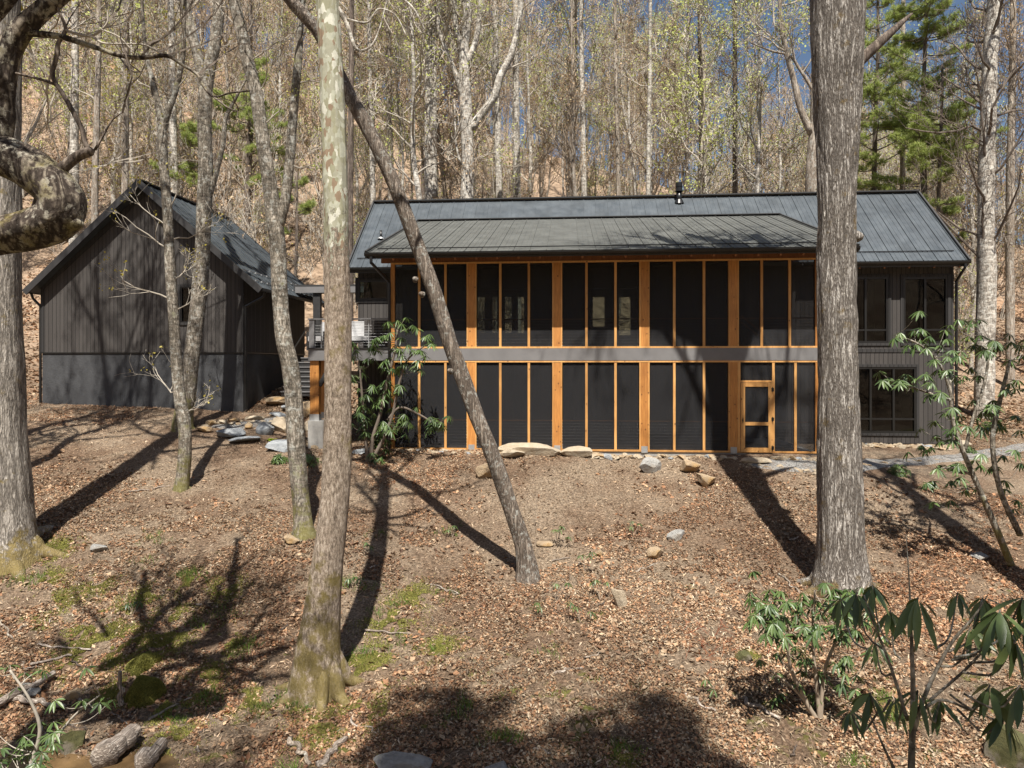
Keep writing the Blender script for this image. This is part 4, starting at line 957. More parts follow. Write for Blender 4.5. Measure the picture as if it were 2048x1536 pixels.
# ---- pines
def pine(label, x, yb, D, ytop, ybase, wd, seed, spread=3.0, n=60, low=.0, group='pines behind the houses'):
    b = P(x, yb, D); b[2] = gz(b[0], b[1]); top = P(x, ytop, D)[2]; H = top-b[2]; rg = np.random.default_rng(seed)
    T = thing('pine_tree', b, label, 'tree', group)
    m = MB(); z = np.linspace(-.3, H, 16); r = np.linspace(wd/F*D/2*1.2, .05, 16)
    pts = np.c_[b[0]+.1*np.sin(z*.4+seed), np.full(16, b[1]), b[2]+z]; m.tube(pts, r, 14, disp=furrow(.01, 8, seed)); m.build('trunk', M['dkbark'], T, True, org=b)
    mb = MB(); mn = MB(); zl = P(x, ybase, D)[2]
    tufts = []
    for k in range(n):
        zz = rg.uniform(zl, top-.3); f = (zz-zl)/(top-zl); a = rg.uniform(0, 6.28); L = spread*(1-.72*f)*rg.uniform(.55, 1.1)
        p0 = np.array([b[0], b[1], zz]); d = np.array([math.cos(a), math.sin(a), rg.uniform(-.12, .25)])
        npt = 6; q = p0+d*np.linspace(0, L, npt)[:, None]; q[:, 2] += np.linspace(0, 1, npt)**2*.25-.1*np.sin(np.linspace(0, 3.1, npt)); mb.tube(q, np.linspace(.035, .008, npt), 5)
        for s in range(int(14+L*15)):
            t = rg.uniform(.28, 1)**.8; c = p0+d*L*t; side = np.cross(d, [0, 0, 1]); off = rg.uniform(-1, 1)*(.55*(1.1-t)+.12)
            c2 = c+side*off+np.array([0, 0, .25*t*t+rg.uniform(-.03, .12)])
            if s % 2 == 0: mb.tube([c, c2], [.008, .004], 3, cap=False)
            tufts.append((c2, unit(side*off+d*.5+np.array([0, 0, .5]))))
    C = np.array([t[0] for t in tufts]); Dd = np.array([t[1] for t in tufts]); K = 22
    C = np.repeat(C, K, 0); Dd = np.repeat(Dd, K, 0); v = Dd*.55+rg.normal(0, .6, C.shape); v /= np.linalg.norm(v, axis=1)[:, None]
    u = np.cross(v, rg.normal(0, 1, C.shape)); u /= np.linalg.norm(u, axis=1)[:, None]; l = rg.uniform(.13, .24, (len(C), 1))
    st = C+rg.normal(0, .03, C.shape)
    V = np.stack([st-u*.011, st+u*.011, st+v*l], 1).reshape(-1, 3); mn.add(V, np.arange(len(C)*3).reshape(-1, 3))
    mb.build('boughs', M['twig_dark'], T, org=b); mn.build('foliage', M['needles'], T, org=b)
    return T
pine('tall green pine behind the right end of the roof, nearest the gable corner', 1850, 560, 31, -40, 415, 16, 201, 3.6, 72)
pine('green pine half hidden behind the big poplar on its right side', 1752, 560, 33, -60, 380, 12, 202, 2.6, 55)
pine('young pine with low boughs just beyond the right gable corner', 1880, 640, 30, 130, 560, 9, 203, 1.8, 22)
pine('dark-trunked pine behind the outbuilding roof, beside the crooked tree', 497, 640, 37, 110, 400, 20, 204, 3.4, 34)
pine('smaller pine behind the outbuilding ridge, left of the dark-trunked one', 395, 640, 35, 235, 390, 8, 205, 2.4, 18)
pine('bright little pine showing between the crooked tree and the sycamore', 590, 640, 33, 345, 470, 8, 206, 1.4, 10)

# ---- forest: eight kinds, copied over the hillside
def forest_proto(kind, seed):
    rg = np.random.default_rng(seed)
    T = thing('forest_tree', (0, 0, 0), 'bare early-spring tree on the wooded hillside', 'tree', 'bare trees on the wooded hillside')
    H = rg.uniform(17, 24); n = 12; z = np.linspace(-.4, H, n)
    x = np.cumsum(rg.normal(0, .10, n)); y = np.cumsum(rg.normal(0, .10, n)); x -= x[0]; y -= y[0]
    pts = np.c_[x, y, z]; r0 = rg.uniform(.11, .21); rad = r0*(1-.85*np.linspace(0, 1, n)**1.1)
    m = MB(); P_, R_ = smooth(pts, rad, .6); m.tube(P_, R_, 10, disp=furrow(.012, 5, seed))
    bm = MB(); tips = []
    lo = rg.uniform(.15, .4)
    for k in range(22):
        t = lo+(1-lo)*(k+rg.uniform(0, 1))/22; i = min(int(t*(len(P_)-1)), len(P_)-2); a = rg.uniform(0, 6.28)
        grow(bm, P_[i], (math.cos(a), math.sin(a), rg.uniform(.5, 1.4)), (1.15-t*.6)*rg.uniform(2, 4.2), R_[i]*.38+.01, 3, rg, tips, up=.2, rmin=.0125, kids=(2, 4), shrink=.6)
    mat = ['pale', 'pale', 'pale2', 'pale2', 'pale', 'dkbark', 'pale2', 'pale'][kind]
    tw = ['twig_grey', 'twig_brown', 'twig_brown', 'twig_grey', 'twig_grey', 'twig_brown', 'twig_brown', 'twig_grey'][kind]
    m.build('trunk', M[mat], T, True); bm.build('crown', M[tw], T)
    lf = [('leaf_spring', .5), ('leaf_bud', .35), ('leaf_bud', .6), ('leaf_spring', .75), ('leaf_olive', .3), ('leaf_bud', .4), ('leaf_bud', .6), ('leaf_spring', .35)][kind]
    ml = MB(); flecks(ml, tips, rg, 5, .052, .2, lf[1]); ml.build('foliage', M[lf[0]], T)
    return T
protos = [forest_proto(k, 300+k) for k in range(8)]
kshort = ['green-hazed forest tree', 'red-budded pale forest tree', 'russet-budding buff forest tree', 'yellow-green leafing forest tree', 'sparse olive-leaved forest tree', 'dark bare brown forest tree', 'brown-twigged buff forest tree', 'grey bare pale-trunked forest tree']
klab = ['bare tree with a haze of new green leaves on the wooded hillside', 'straight pale-trunked bare tree with reddish buds on the hillside', 'buff-trunked tree with a russet budding crown on the hillside', 'buff-trunked tree with a yellow-green leafing crown on the hillside',
        'pale-trunked bare tree with sparse olive leaves on the hillside', 'dark-trunked bare brown tree on the hillside', 'buff-trunked bare brown-twigged tree on the hillside', 'pale-trunked grey bare tree on the hillside']
rf = np.random.default_rng(55); used = [False]*8; cnt = 0; pos = []
def place_words(px, Y):
    w = [(90, 'at the far left edge'), (260, 'left of the gable peak'), (420, 'above the outbuilding roof'), (620, 'between the outbuilding and the sycamore'), (800, 'right of the sycamore'), (960, 'over the left end of the ridge'), (1120, 'over the ridge by the wide-forked tree'), (1290, 'over the middle of the ridge'), (1440, 'over the flue'), (1620, 'left of the big poplar'), (1780, 'just right of the big poplar'), (1930, 'above the right gable'), (9999, 'at the far right edge')]
    return next(t for a, t in w if px < a)+(', near' if Y < 48 else (', midway up' if Y < 72 else ', high up'))
while cnt < 292:
    Y = 33+rf.beta(1.1, 1.6)*92; px = rf.uniform(-260, 2300); X = (px-CX)/F*Y
    if Y < 38 and 300 < px < 1900 and rf.random() < .5: continue
    if Y < 40 and (X < -24 or X > 26) and rf.random() < .3: continue
    if any((X-a)**2+(Y-b)**2 < (1.5+Y*.012)**2 for a, b in pos): continue
    if (1080 < px < 1190 or 1440 < px < 1620 or px > 1920) and Y > 46 and rf.random() < (.9 if px > 1920 else .6): continue
    pos.append((X, Y))
    w_ = [1.2, 1, 1.2, 1, 1, .7, 1.1, 1]
    if Y > 70: w_ = [2, .5, 2, 2.2, 1, .3, 1, 1]
    k = rf.choice(8, p=np.array(w_)/sum(w_))
    t = protos[k] if not used[k] else copy_tree(protos[k]); used[k] = True
    s = rf.uniform(.8, 1.12)
    t.location = (X, Y, gz(X, Y)); t.rotation_euler = (rf.normal(0, .03), rf.normal(0, .03), rf.uniform(0, 6.28)); t.scale = (s*rf.uniform(.85, 1.3),)*2+(s,)
    if Y > 42 and (px > 1430 or 1070 < px < 1200): t.scale = (t.scale[0]*.85, t.scale[1]*.85, t.scale[2]*(.62 if px > 1880 else .72))
    t['label'] = kshort[k]+' '+place_words(px, Y); t['group'] = 'bare trees on the wooded hillside'; cnt += 1
# saplings and brush
def sapling_proto(seed, mat, leaf):
    rg = np.random.default_rng(seed); T = thing('sapling', (0, 0, 0), 'thin understorey sapling', 'sapling', 'saplings')
    m = MB(); tips = []
    for k in range(rg.integers(1, 4)):
        grow(m, (rg.normal(0, .15), rg.normal(0, .15), -.1), (rg.normal(0, .15), rg.normal(0, .15), 1), rg.uniform(4, 7), .045, 4, rg, tips, up=.1, wob=.1, kids=(4, 6), shrink=.48, rmin=.008, ang=(20, 50), rk=.5, tmin=.15)
    m.build('stem', M[mat], T); ml = MB(); flecks(ml, tips, rg, 1, .05, .1, .45); ml.build('foliage', M[leaf], T); return T
sp = [sapling_proto(401, 'twig_brown', 'leaf_bud'), sapling_proto(402, 'twig_grey', 'leaf_spring'), sapling_proto(403, 'twig_brown', 'leaf_olive'), sapling_proto(404, 'twig_grey', 'leaf_bud')]
sl_ = ['brown-twigged understorey sapling with russet buds', 'grey understorey sapling with pale green new leaves', 'brown understorey sapling with olive leaves', 'grey twiggy understorey sapling among the hillside trees']
us = [False]*4; cnt = 0
while cnt < 140:
    Y = 32+rf.beta(1, 2.2)*60; px = rf.uniform(-150, 2200); X = (px-CX)/F*Y
    k = rf.integers(0, 4); t = sp[k] if not us[k] else copy_tree(sp[k]); us[k] = True; s = rf.uniform(.7, 1.4)
    t.location = (X, Y, gz(X, Y)); t.rotation_euler = (rf.normal(0, .08), rf.normal(0, .08), rf.uniform(0, 6.28)); t.scale = (s, s, s)
    t['label'] = ['russet-budded brown sapling', 'pale green leafing grey sapling', 'olive-leaved brown sapling', 'grey twiggy sapling'][k]+' '+place_words(px, Y); t['group'] = 'understorey saplings on the hillside'; cnt += 1
# the far wood beyond the individual trees, one mass
m = MB(); mats = None
far = MB(); fl_ = MB(); tips = []
for k in range(150):
    Y = rf.uniform(85, 140); px = rf.uniform(-300, 2350); px = px if not (1080 < px < 1190 or px > 1900 or 1440 < px < 1560) else rf.uniform(-300, 1000); X = (px-CX)/F*Y; z = gz(X, Y); H = rf.uniform(15, 21)
    q = np.array([X, Y, z]); far.tube([q, q+[rf.normal(0, .3), 0, H*.5], q+[rf.normal(0, .6), 0, H]], [.17, .12, .03], 5, cap=False)
    for j in range(14):
        a = rf.uniform(0, 6.28); h = rf.uniform(.35, 1)*H
        grow(far, q+[0, 0, h], (math.cos(a), math.sin(a), 1.1), rf.uniform(2, 3.6), .05, 1, rf, tips, rmin=.025, kids=(3, 5))
o = far.build('far_wood_branches', M['twig_brown'])
tag(o, 'bare far woodland covering the top of the hill', 'woodland', kind='stuff')
flecks(fl_, tips, rf, 2, .13, .35, .8); tag(fl_.build('far_wood_leaves', M['leaf_spring']), 'yellow-green haze of new leaves on the far hilltop woodland', 'foliage', kind='stuff')
# trees behind the viewer: their crowns shade the foreground
bt = []
for i, (X, Y, lab) in enumerate([(-2.8, -1.6, 'tall bare tree behind the viewpoint, left of centre'), (-.9, -2.9, 'tall bare tree behind the viewpoint, right of centre'), (7.4, -1.8, 'bare tree behind the viewpoint on the right bank'), (-9, -6, 'bare tree behind the viewpoint on the left bank')]):
    t = copy_tree(protos[[0, 3, 3, 4][i]]); t.location = (X, Y, gz(X, Y)); t.rotation_euler = (0, 0, i*1.3); t.scale = (1.35, 1.35, .95); t['label'] = lab; t['group'] = 'trees behind the viewpoint'
for i, (X, Y, sc3, lab) in enumerate([(-14.6, 17.2, 1.15, 'tall bare tree just outside the left edge, beside the outbuilding'), (-13.0, 15.4, 1.1, 'second tall bare tree just outside the left edge')]):
    t = copy_tree(protos[[4, 7, 1][i]]); t.location = (X, Y, gz(X, Y)); t.rotation_euler = (0, 0, 2+i); t.scale = (sc3*1.3, sc3*1.3, sc3); t['label'] = lab; t['group'] = 'trees just outside the view'
b = np.array([10.4, 11.3, gz(10.4, 11.3)]); T = thing('poplar_tree', b, 'stout bare tree just outside the right edge of the view', 'tree', 'trees just outside the view'); m = MB()
m.tube([b-[0, 0, .3], b+[0, 0, .5], b+[.1, 0, 6], b+[.0, .1, 12], b+[.2, 0, 20]], [.5, .36, .3, .25, .12], 24); m.build('trunk', M['poplar'], T, True, org=b); m = MB(); tips = []
for k in range(14): grow(m, b+[.05, .05, 11.5+k*.6], (math.cos(k*2.4), math.sin(k*2.4), .9), 3.6, .1, 3, rng, tips, rmin=.008)
m.build('crown', M['twig_grey'], T, org=b)
t = copy_tree(bpy.data.objects['pine_tree']); t.location = (-.7, -1.5, gz(-.7, -1.5)); t.scale = (1.1, 1.1, 1.12); t['label'] = 'tall pine right behind the viewpoint, shading the lower middle of the bank'; t['group'] = 'trees just outside the view'
t = copy_tree(bpy.data.objects['pine_tree']); t.location = (1.9, -2.0, gz(1.9, -2.0)); t.scale = (1.1, 1.1, 1.12); t.rotation_euler = (0, 0, 2); t['label'] = 'second pine behind the viewpoint, a step to the right'; t['group'] = 'trees just outside the view'
for i in range(26):
    t = copy_tree(protos[rf.integers(0, 8)]); X = -45+i*3.6+rf.uniform(-1, 1); Y = -16-rf.uniform(0, 22); t.location = (X, Y, gz(X, Y)); t.rotation_euler = (0, 0, rf.uniform(0, 6)); t['label'] = 'bare tree on the slope behind the viewpoint'; t['group'] = 'trees on the slope behind the viewpoint'

# ---------------------------------------------------------------- rhododendrons
def leaf_mesh(mb, base, d, up, L, W, droop=.25, col=None):
    """one elongated leaf with a folded midrib, 5 stations"""
    d = unit(d); s = unit(np.cross(d, up)); nrm = np.cross(s, d)
    st = [(0, .12), (.25, .75), (.5, 1), (.78, .7), (1, .04)]; V = []
    for t, w_ in st:
        c = base+d*L*t-np.array([0, 0, 1])*droop*L*t*t; V += [c-s*W*w_/2+nrm*W*.12*w_, c, c+s*W*w_/2+nrm*W*.12*w_]
    f = []
    for i in range(4):
        a = i*3; f += [(a, a+1, a+4, a+3), (a+1, a+2, a+5, a+4)]
    mb.add(V, f)
def whorl(mb, c, ax, rg, n=9, L=.12, W=.035, down=.5, droop=.25):
    ax = unit(ax); t1 = unit(np.cross(ax, [.3, .7, .2])); t2 = np.cross(ax, t1); a0 = rg.uniform(0, 6.28)
    for k in range(n):
        a = a0+k*6.283/n+rg.normal(0, .15); e = rg.uniform(-.15, .55)
        d = (t1*math.cos(a)+t2*math.sin(a))+ax*e-np.array([0, 0, 1])*down*rg.uniform(.5, 1.4)
        leaf_mesh(mb, c+d*.01, d, ax+rg.normal(0, .1, 3), L*rg.uniform(.7, 1.15), W*rg.uniform(.8, 1.15), droop)
def rhodo(label, base, stems, whorls, D, seed, L=.12, W=.034, n=9, mat='rhodo', stem='twig_grey', group=None, name='rhododendron', extra=0, exs=.3, down=.5, dj=.35, droop=.25, cat='shrub', r0=None):
    """stems: pixel paths; whorls: (x, y) pixels of leaf clusters, each twig runs to its nearest stem point"""
    rg = np.random.default_rng(seed); T = thing(name, base, label, cat, group)
    m = MB(); ml = MB(); allp = []
    for s in stems:
        p, r = smooth(*px_path(s, D), .05); m.tube(p, r, 10); allp.append(p)
    A = np.concatenate(allp) if allp else np.array([base])
    pts = []
    for (x, y) in whorls:
        d = D+rg.uniform(-dj, dj); pts.append(P(x, y, d))
    for c in list(pts):
        for _ in range(extra): pts.append(c+rg.normal(0, exs, 3)*np.array([1, 1, .8]))
    for c in pts:
        below = A-c; dist = np.linalg.norm(below, axis=1)+np.maximum(below[:, 2]+.1, 0)*3; q = A[np.argmin(dist)]
        mid = (q+c)/2+np.array([0, 0, -.12*np.linalg.norm(q-c)])+rg.normal(0, .02, 3)
        p, r = smooth([q, mid, c], [.007 if L < .16 else .006, .005, .003], .04); m.tube(p, r, 5)
        whorl(ml, c, unit(c-mid)*.6+np.array([0, 0, .7]), rg, rg.integers(n-2, n+3), L, W, down, droop)
    m.build('stems', M[stem], T, True, org=base); ml.build('foliage', M[mat], T, org=base)
    return T
rg = np.random.default_rng(77)
# tall one before the left end of the porch
b = G(742, 925); wl = []
for (x, y) in [(795,640),(830,652),(860,668),(760,672),(745,690),(790,690),(815,690),(735,716),(768,722),(800,735),(852,712),(725,745),(745,770),(772,760),(800,770),(728,790),(755,805),(785,815),(735,840),(765,850),(790,850),(810,828),(725,865),(750,880),(775,880),(862,850),(868,838),(818,845),(735,815),(770,785),(765,925),(745,905),(720,830),(780,665),(840,700),(712,700)]: wl.append((x, y))
rhodo('tall open rhododendron in front of the left end of the porch', b, [[(795,660,4),(790,700,5),(775,760,6),(760,830,7),(745,880,8),(742,930,9)], [(850,690,3),(815,720,4),(800,760,5),(785,830,6),(770,870,7),(745,920,8)], [(720,740,4),(725,800,5),(730,860,6),(736,930,8)], [(865,845,3),(840,830,4),(800,815,5),(775,840,5)]], wl, b[1], 501, stem='twig_dark', L=.23, W=.042, n=11, extra=3, exs=.2, dj=.3, down=.9)
# right edge shrubs
b = G(2022, 1125)
wl = [(1800,665),(1815,690),(1840,680),(1860,672),(1880,690),(1905,700),(1890,660),(1925,640),(1960,640),(1775,755),(1800,760),(1830,755),(1860,765),(1880,790),(1895,740),(1920,760),(1940,735),(1970,700),(2000,690),(2020,720),(2035,760),(2010,780),(1985,810),(1945,800),(1920,830),(1960,850),(2000,850),(2030,830),(1900,860),(1870,870),(1850,900),(1880,930),(1860,965),(1915,930),(1930,980),(1950,920),(1900,1000),(1990,930),(2030,900),(2010,960),(2035,1000),(1985,680),(1945,690),(2040,690),(2040,860),(1890,825)]
rhodo('large leggy rhododendron at the right edge, spreading over the gravel path', b, [[(1900,760,4),(1905,840,7),(1925,900,9),(1950,960,10),(1985,1040,12),(2022,1130,14)], [(2020,720,5),(2000,800,8),(1985,880,9),(2000,980,10),(2040,1070,12)], [(1790,670,3),(1840,690,4),(1880,730,5),(1905,800,6)], [(1780,760,3),(1840,780,4),(1900,800,6)], [(1980,680,4),(1970,760,5),(1945,840,6),(1930,900,7)], [(1870,940,3),(1900,935,4),(1945,950,6)]], [(w_[0], w_[1]) for w_ in wl], b[1]-.3, 502, stem='young', L=.19, W=.045, n=9, extra=2, exs=.24, dj=.7, down=.9)
for i, (x, y, lab, s) in enumerate([(1798, 950, 'small round rhododendron on the bank just right of the big poplar', .28), (1915, 945, 'small bushy rhododendron beside the gravel path at the right', .26), (1935, 905, 'low dark shrub under the right-hand rhododendron, by the path', .24), (1985, 860, 'rounded bush beyond the right corner of the house', .45), (615, 930, 'dark leafy shrub between the crooked tree and the sycamore', .38), (560, 925, 'small dark shrub left of the crooked tree foot', .22)]):
    b = G(x, y); D = b[1]; rg2 = np.random.default_rng(600+i); T = thing('low_shrub', b, lab, 'shrub', 'low evergreen shrubs'); m = MB(); ml = MB()
    for k in range(34):
        d = rg2.normal(0, 1, 3); d[2] = abs(d[2])+.2; c = b+unit(d)*s*rg2.uniform(.5, 1.05)*np.array([1, 1, 1.1]); m.tube([b, (b+c)/2+[0, 0, .03], c], [.01, .007, .004], 4); whorl(ml, c, d, rg2, 8, .11, .033, .3)
    m.build('stems', M['twig_dark'], T, org=b); ml.build('foliage', M['rhodo'], T, org=b)
# near big-leaved one bottom right
Dn = 3.3
b = P(1822, 1700, Dn); b[2] = gz(b[0], b[1])
st = [[(1812,1070,1.5),(1818,1160,3),(1822,1260,6),(1826,1400,10),(1822,1560,14),(1822,1900,18)], [(1975,1190,2),(1950,1230,4),(1900,1290,6),(1850,1390,8),(1822,1480,10)], [(1728,1190,2),(1745,1240,4),(1780,1330,6),(1815,1440,8)], [(1990,1440,3),(1940,1420,4),(1880,1400,6),(1830,1430,7)], [(1740,1430,3),(1770,1500,5),(1800,1560,7)], [(2050,1225,2),(2000,1260,4),(1940,1330,5),(1860,1400,6)]]
st2 = [list(s) for s in st]
rg3 = np.random.default_rng(701); T = thing('big_leaved_rhododendron', b, 'near rhododendron with long drooping leaves in the bottom right corner', 'shrub')
m = MB(); ml = MB()
for s in st2:
    p, r = smooth(*px_path(s, Dn), .03); m.tube(p, r, 10)
p, r = smooth([P(1822, 1890, Dn), (P(1822, 1890, Dn)+b)/2+[.1, 0, 0], b-[0, 0, .1]], [.022, .028, .035], .1); m.tube(p, r, 10)
for (x, y, D, L, n) in [(1835,1215,3.2,.19,11),(1712,1205,3.5,.16,9),(1745,1190,3.6,.15,8),(1680,1215,3.9,.14,8),(2000,1240,3.1,.19,10),(1985,1250,3.3,.17,8),(2045,1215,3.2,.18,9),(1940,1275,3.3,.12,6),(1980,1390,3.2,.16,8),(1740,1405,3.4,.16,9),(1835,1400,3.3,.14,5),(2040,1390,3.1,.16,8),(1790,1415,3.5,.12,5),(1750,1300,3.6,.12,6),(2050,1260,3.4,.16,7),(1965,1215,3.6,.16,9),(2030,1300,3.2,.17,8),(1880,1420,3.5,.13,7),(1915,1205,3.9,.13,7),(1780,1240,3.8,.14,8),(2010,1450,3.2,.15,7),(1700,1440,3.8,.12,7)]:
    c = P(x, y-20, D)
    whorl(ml, c, (rg3.normal(0, .3), -.1, 1), rg3, n+2, L, L*.21, 1.6, .2)
    A = P(1822, 1300, Dn); p, r = smooth([A*.5+P(x, y+90, D)*.5, P(x, y+60, D)*.8+A*.2, c], [.006, .005, .004], .05); m.tube(p, r, 6)
m.build('stems', M['young'], T, True, org=b); ml.build('foliage', M['rhodo_dk'], T, True, org=b)
# mid shrub at the poplar's foot
b = G(1640, 1440)
wl = [(rg.uniform(1520, 1740), rg.uniform(1175, 1260)) for _ in range(46)]+[(rg.uniform(1540, 1720), rg.uniform(1250, 1390)) for _ in range(22)]+[(1505, 1200), (1515, 1230), (1700, 1180), (1650, 1165)]
rhodo('straggly rhododendron in front of the big poplar, at its foot', b, [[(1560,1200,4),(1575,1260,5),(1580,1330,7),(1610,1400,9),(1640,1450,11)], [(1700,1190,4),(1680,1260,5),(1650,1340,7),(1640,1450,9)], [(1630,1180,4),(1625,1270,5),(1632,1360,7),(1640,1450,9)], [(1540,1340,4),(1590,1380,5),(1630,1430,7)]], wl, b[1], 503, L=.15, W=.036, n=9, dj=.5, down=.9, stem='twig_brown', extra=1, exs=.15)
# bottom-left leafy shrub and seedlings
b = P(20, 1560, 7.5); b[2] = gz(b[0], b[1])
wl = [(rg.uniform(-30, 110), rg.uniform(1440, 1536)) for _ in range(26)]+[(20,1330),(50,1345),(-10,1340),(85,1340),(35,1375),(170,1335),(110,1400),(165,1400),(200,1405),(225,1400)]
rhodo('light green leafy shrub in the bottom left corner over the creek', b, [[(20,1340,4),(60,1400,5),(80,1460,7),(60,1540,9),(40,1640,11)], [(200,1390,3),(150,1430,4),(110,1480,6),(60,1560,9)]], wl, 7.6, 504, L=.115, W=.03, n=8, dj=.4, down=.6)
for i, (x, y, h) in enumerate([(1110,1205,70),(1170,1145,40),(1265,1075,45),(1112,1090,35),(1200,1200,50),(1085,1240,40),(1160,1245,40),(1600,1080,0),(265,1230,30),(730,1110,25),(905,1075,30),(1435,1395,30),(700,1175,22)]):
    if not h: continue
    b = G(x, y); D = b[1]; rg2 = np.random.default_rng(800+i)
    labs = {0: 'leafy seedling at the foot of the leaning tree', 1: 'seedling right of the leaning tree beside a small stone', 2: 'seedling on the bank above the orange stone', 3: 'thin seedling right of the leaning tree wound', 4: 'single-stem seedling left of the pointed cream stone', 5: 'low seedling below the leaning tree', 6: 'second low seedling below the leaning tree, to its right', 8: 'seedling in the mossy clearing below the left tree', 9: 'seedling between the sycamore and the leaning tree', 10: 'green seedling beside the long trunk shadow', 11: 'seedling left of the straggly rhododendron', 12: 'tiny seedling right of the sycamore trunk'}
    T = thing('seedling', b, labs[i], 'seedling', 'rhododendron seedlings on the bank'); m = MB(); ml = MB(); hm = h/F*D
    for k in range(rg2.integers(2, 5)):
        c = b+np.array([rg2.normal(0, .14), rg2.normal(0, .1), hm*rg2.uniform(.5, 1.1)]); m.tube([b, (b+c)/2+[.02, 0, .03], c], [.006, .005, .003], 4); whorl(ml, c, (0, 0, 1), rg2, 7, .11, .032, .8)
    m.build('stems', M['twig_brown'], T, org=b); ml.build('foliage', M['rhodo'], T, org=b)
# hosta
b = G(541, 884); T = thing('hosta', b, 'bright lime-green leafy plant beside the flagstones', 'plant'); ml = MB(); rg2 = np.random.default_rng(9)
for k in range(14):
    a = rg2.uniform(0, 6.28); leaf_mesh(ml, b, np.array([math.cos(a), math.sin(a)*.8, rg2.uniform(.5, 1.4)]), np.array([0, 0, 1.]), rg2.uniform(.2, .34), .11, .5)
ml.build('leaves', M['hosta'], T, org=b)

# ---------------------------------------------------------------- rocks
import bmesh
def rock(name, label, cat, x, y, wpx, hpx, mat, seed, group=None, depth=.8, flat=0, D=None, rot=None, sink=.42):
    """angular stone whose foot is seen at pixel (x, y); width and height in pixels"""
    b = G(x, y) if D is None else P(x, y, D); D = b[1]; W = wpx/F*D/2; Hh = hpx/F*D/2*(.75 if name == 'path_stone' else 1)
    rg2 = np.random.default_rng(seed); bm = bmesh.new(); bmesh.ops.create_icosphere(bm, subdivisions=4, radius=1)
    nrm = rg2.normal(0, 1, (13, 3)); nrm /= np.linalg.norm(nrm, axis=1)[:, None]; off = rg2.uniform(.42, .8, 13)
    for v in bm.verts:
        p = np.array(v.co)
        for n_, o_ in zip(nrm, off):
            d = p@n_-o_
            if d > 0: p = p-n_*d*.99
        v.co = p
    co = np.array([v.co for v in bm.verts]); dd = .035*vnoise(co[:, 0]*3, co[:, 1]*3, co[:, 2]*3, seed=seed)+.02*vnoise(co[:, 0]*9, co[:, 1]*9, co[:, 2]*9, seed=seed+1)
    co = co*(1+dd)[:, None]; co /= np.abs(co).max(0); co = co*np.array([W, W*depth, Hh*(1+sink)])
    a = rg2.uniform(-.15, .15) if rot is None else rot; c, s = math.cos(a), math.sin(a); co = np.c_[co[:, 0]*c-co[:, 2]*s, co[:, 1], co[:, 0]*s+co[:, 2]*c]
    for v, q in zip(bm.verts, co): v.co = q
    me = bpy.data.meshes.new(name); bm.to_mesh(me); bm.free(); me.materials.append(M[mat]); me.polygons.foreach_set('use_smooth', np.ones(len(me.polygons), bool))
    try: me.set_sharp_from_angle(angle=R(20))
    except Exception: pass
    o = bpy.data.objects.new(name, me); sc.collection.objects.link(o); o.location = (b[0], b[1], b[2]+Hh*(1-sink))
    return tag(o, label, cat, group)
for k, (x, y, w_, h_, mat, lab, dp, rt) in enumerate([
    (1068, 908, 150, 24, 'rock_cream', 'long flat cream slab lying at the foot of the screen porch', .5, .0), (1156, 912, 74, 20, 'rock_cream', 'cream boulder tucked under the right end of the long slab', .7, .1),
    (1022, 912, 60, 16, 'rock_cream', 'low cream stone at the left end of the long slab', .7, 0),
    (982, 950, 62, 30, 'rock_tan', 'rounded olive-tan boulder behind the leaning trunk', .8, 0), (1298, 944, 54, 30, 'rock_grey', 'angular white and grey quartz boulder on the bank below the porch', .7, .1),
    (1380, 942, 42, 24, 'rock_tan', 'tan boulder just right of the quartz boulder', .8, -.1), (1413, 970, 38, 28, 'rock_tan', 'tan boulder at the top of the poplar shadow', .8, .2),
    (1238, 1212, 32, 38, 'rock_cream', 'pointed cream stone lying alone in the leaf litter', .6, .3), (1310, 1114, 38, 22, 'rock_tan', 'orange stone on the right part of the bank', .8, .1),
    (1350, 1075, 46, 13, 'rock_grey', 'flat grey-buff stone uphill of the orange stone', .8, .12), (1094, 1090, 44, 9, 'rock_tan', 'thin flat tan stone right of the leaning tree', .7, 0), (1198, 1110, 18, 14, 'rock_tan', 'small yellow stone between two seedlings', .8, 0),
    (583, 1083, 34, 14, 'rock_tan', 'small tan stone at the foot of the crooked tree', .8, 0), (800, 1538, 130, 26, 'rock_grey', 'long grey boulder at the bottom edge, left of centre', .6, -.15), (1000, 1550, 70, 26, 'rock_grey', 'rounded grey boulder cut by the bottom edge near the centre', .8, 0),
    (2040, 1530, 110, 70, 'rock_moss', 'mossy boulder in the bottom right corner', .8, -.2), (1490, 1320, 40, 18, 'rock_moss', 'mossy stone in the litter left of the straggly rhododendron', .8, 0), (1960, 1118, 34, 14, 'rock_grey', 'pale stone near the foot of the right-hand rhododendron', .8, 0),
    (1928, 888, 28, 8, 'rock_cream', 'small pale stone at the right corner of the house', .8, 0), (140, 1500, 60, 40, 'rock_moss', 'dark wet boulder beside the creek', .8, 0), (150, 1395, 40, 20, 'rock_tan', 'tan stone half buried on the creek bank', .8, 0), (200, 1098, 46, 10, 'rock_grey', 'flat pale stone right of the left tree roots', .8, 0),
    (52, 1390, 60, 22, 'rock_grey', 'grey stone lying by the creek under the leafy shrub', .7, .1)]):
    rock('boulder' if w_ > 30 else 'stone', lab, 'boulder' if w_ > 30 else 'stone', x, y, w_, h_, mat, 900+k, depth=dp, rot=rt)
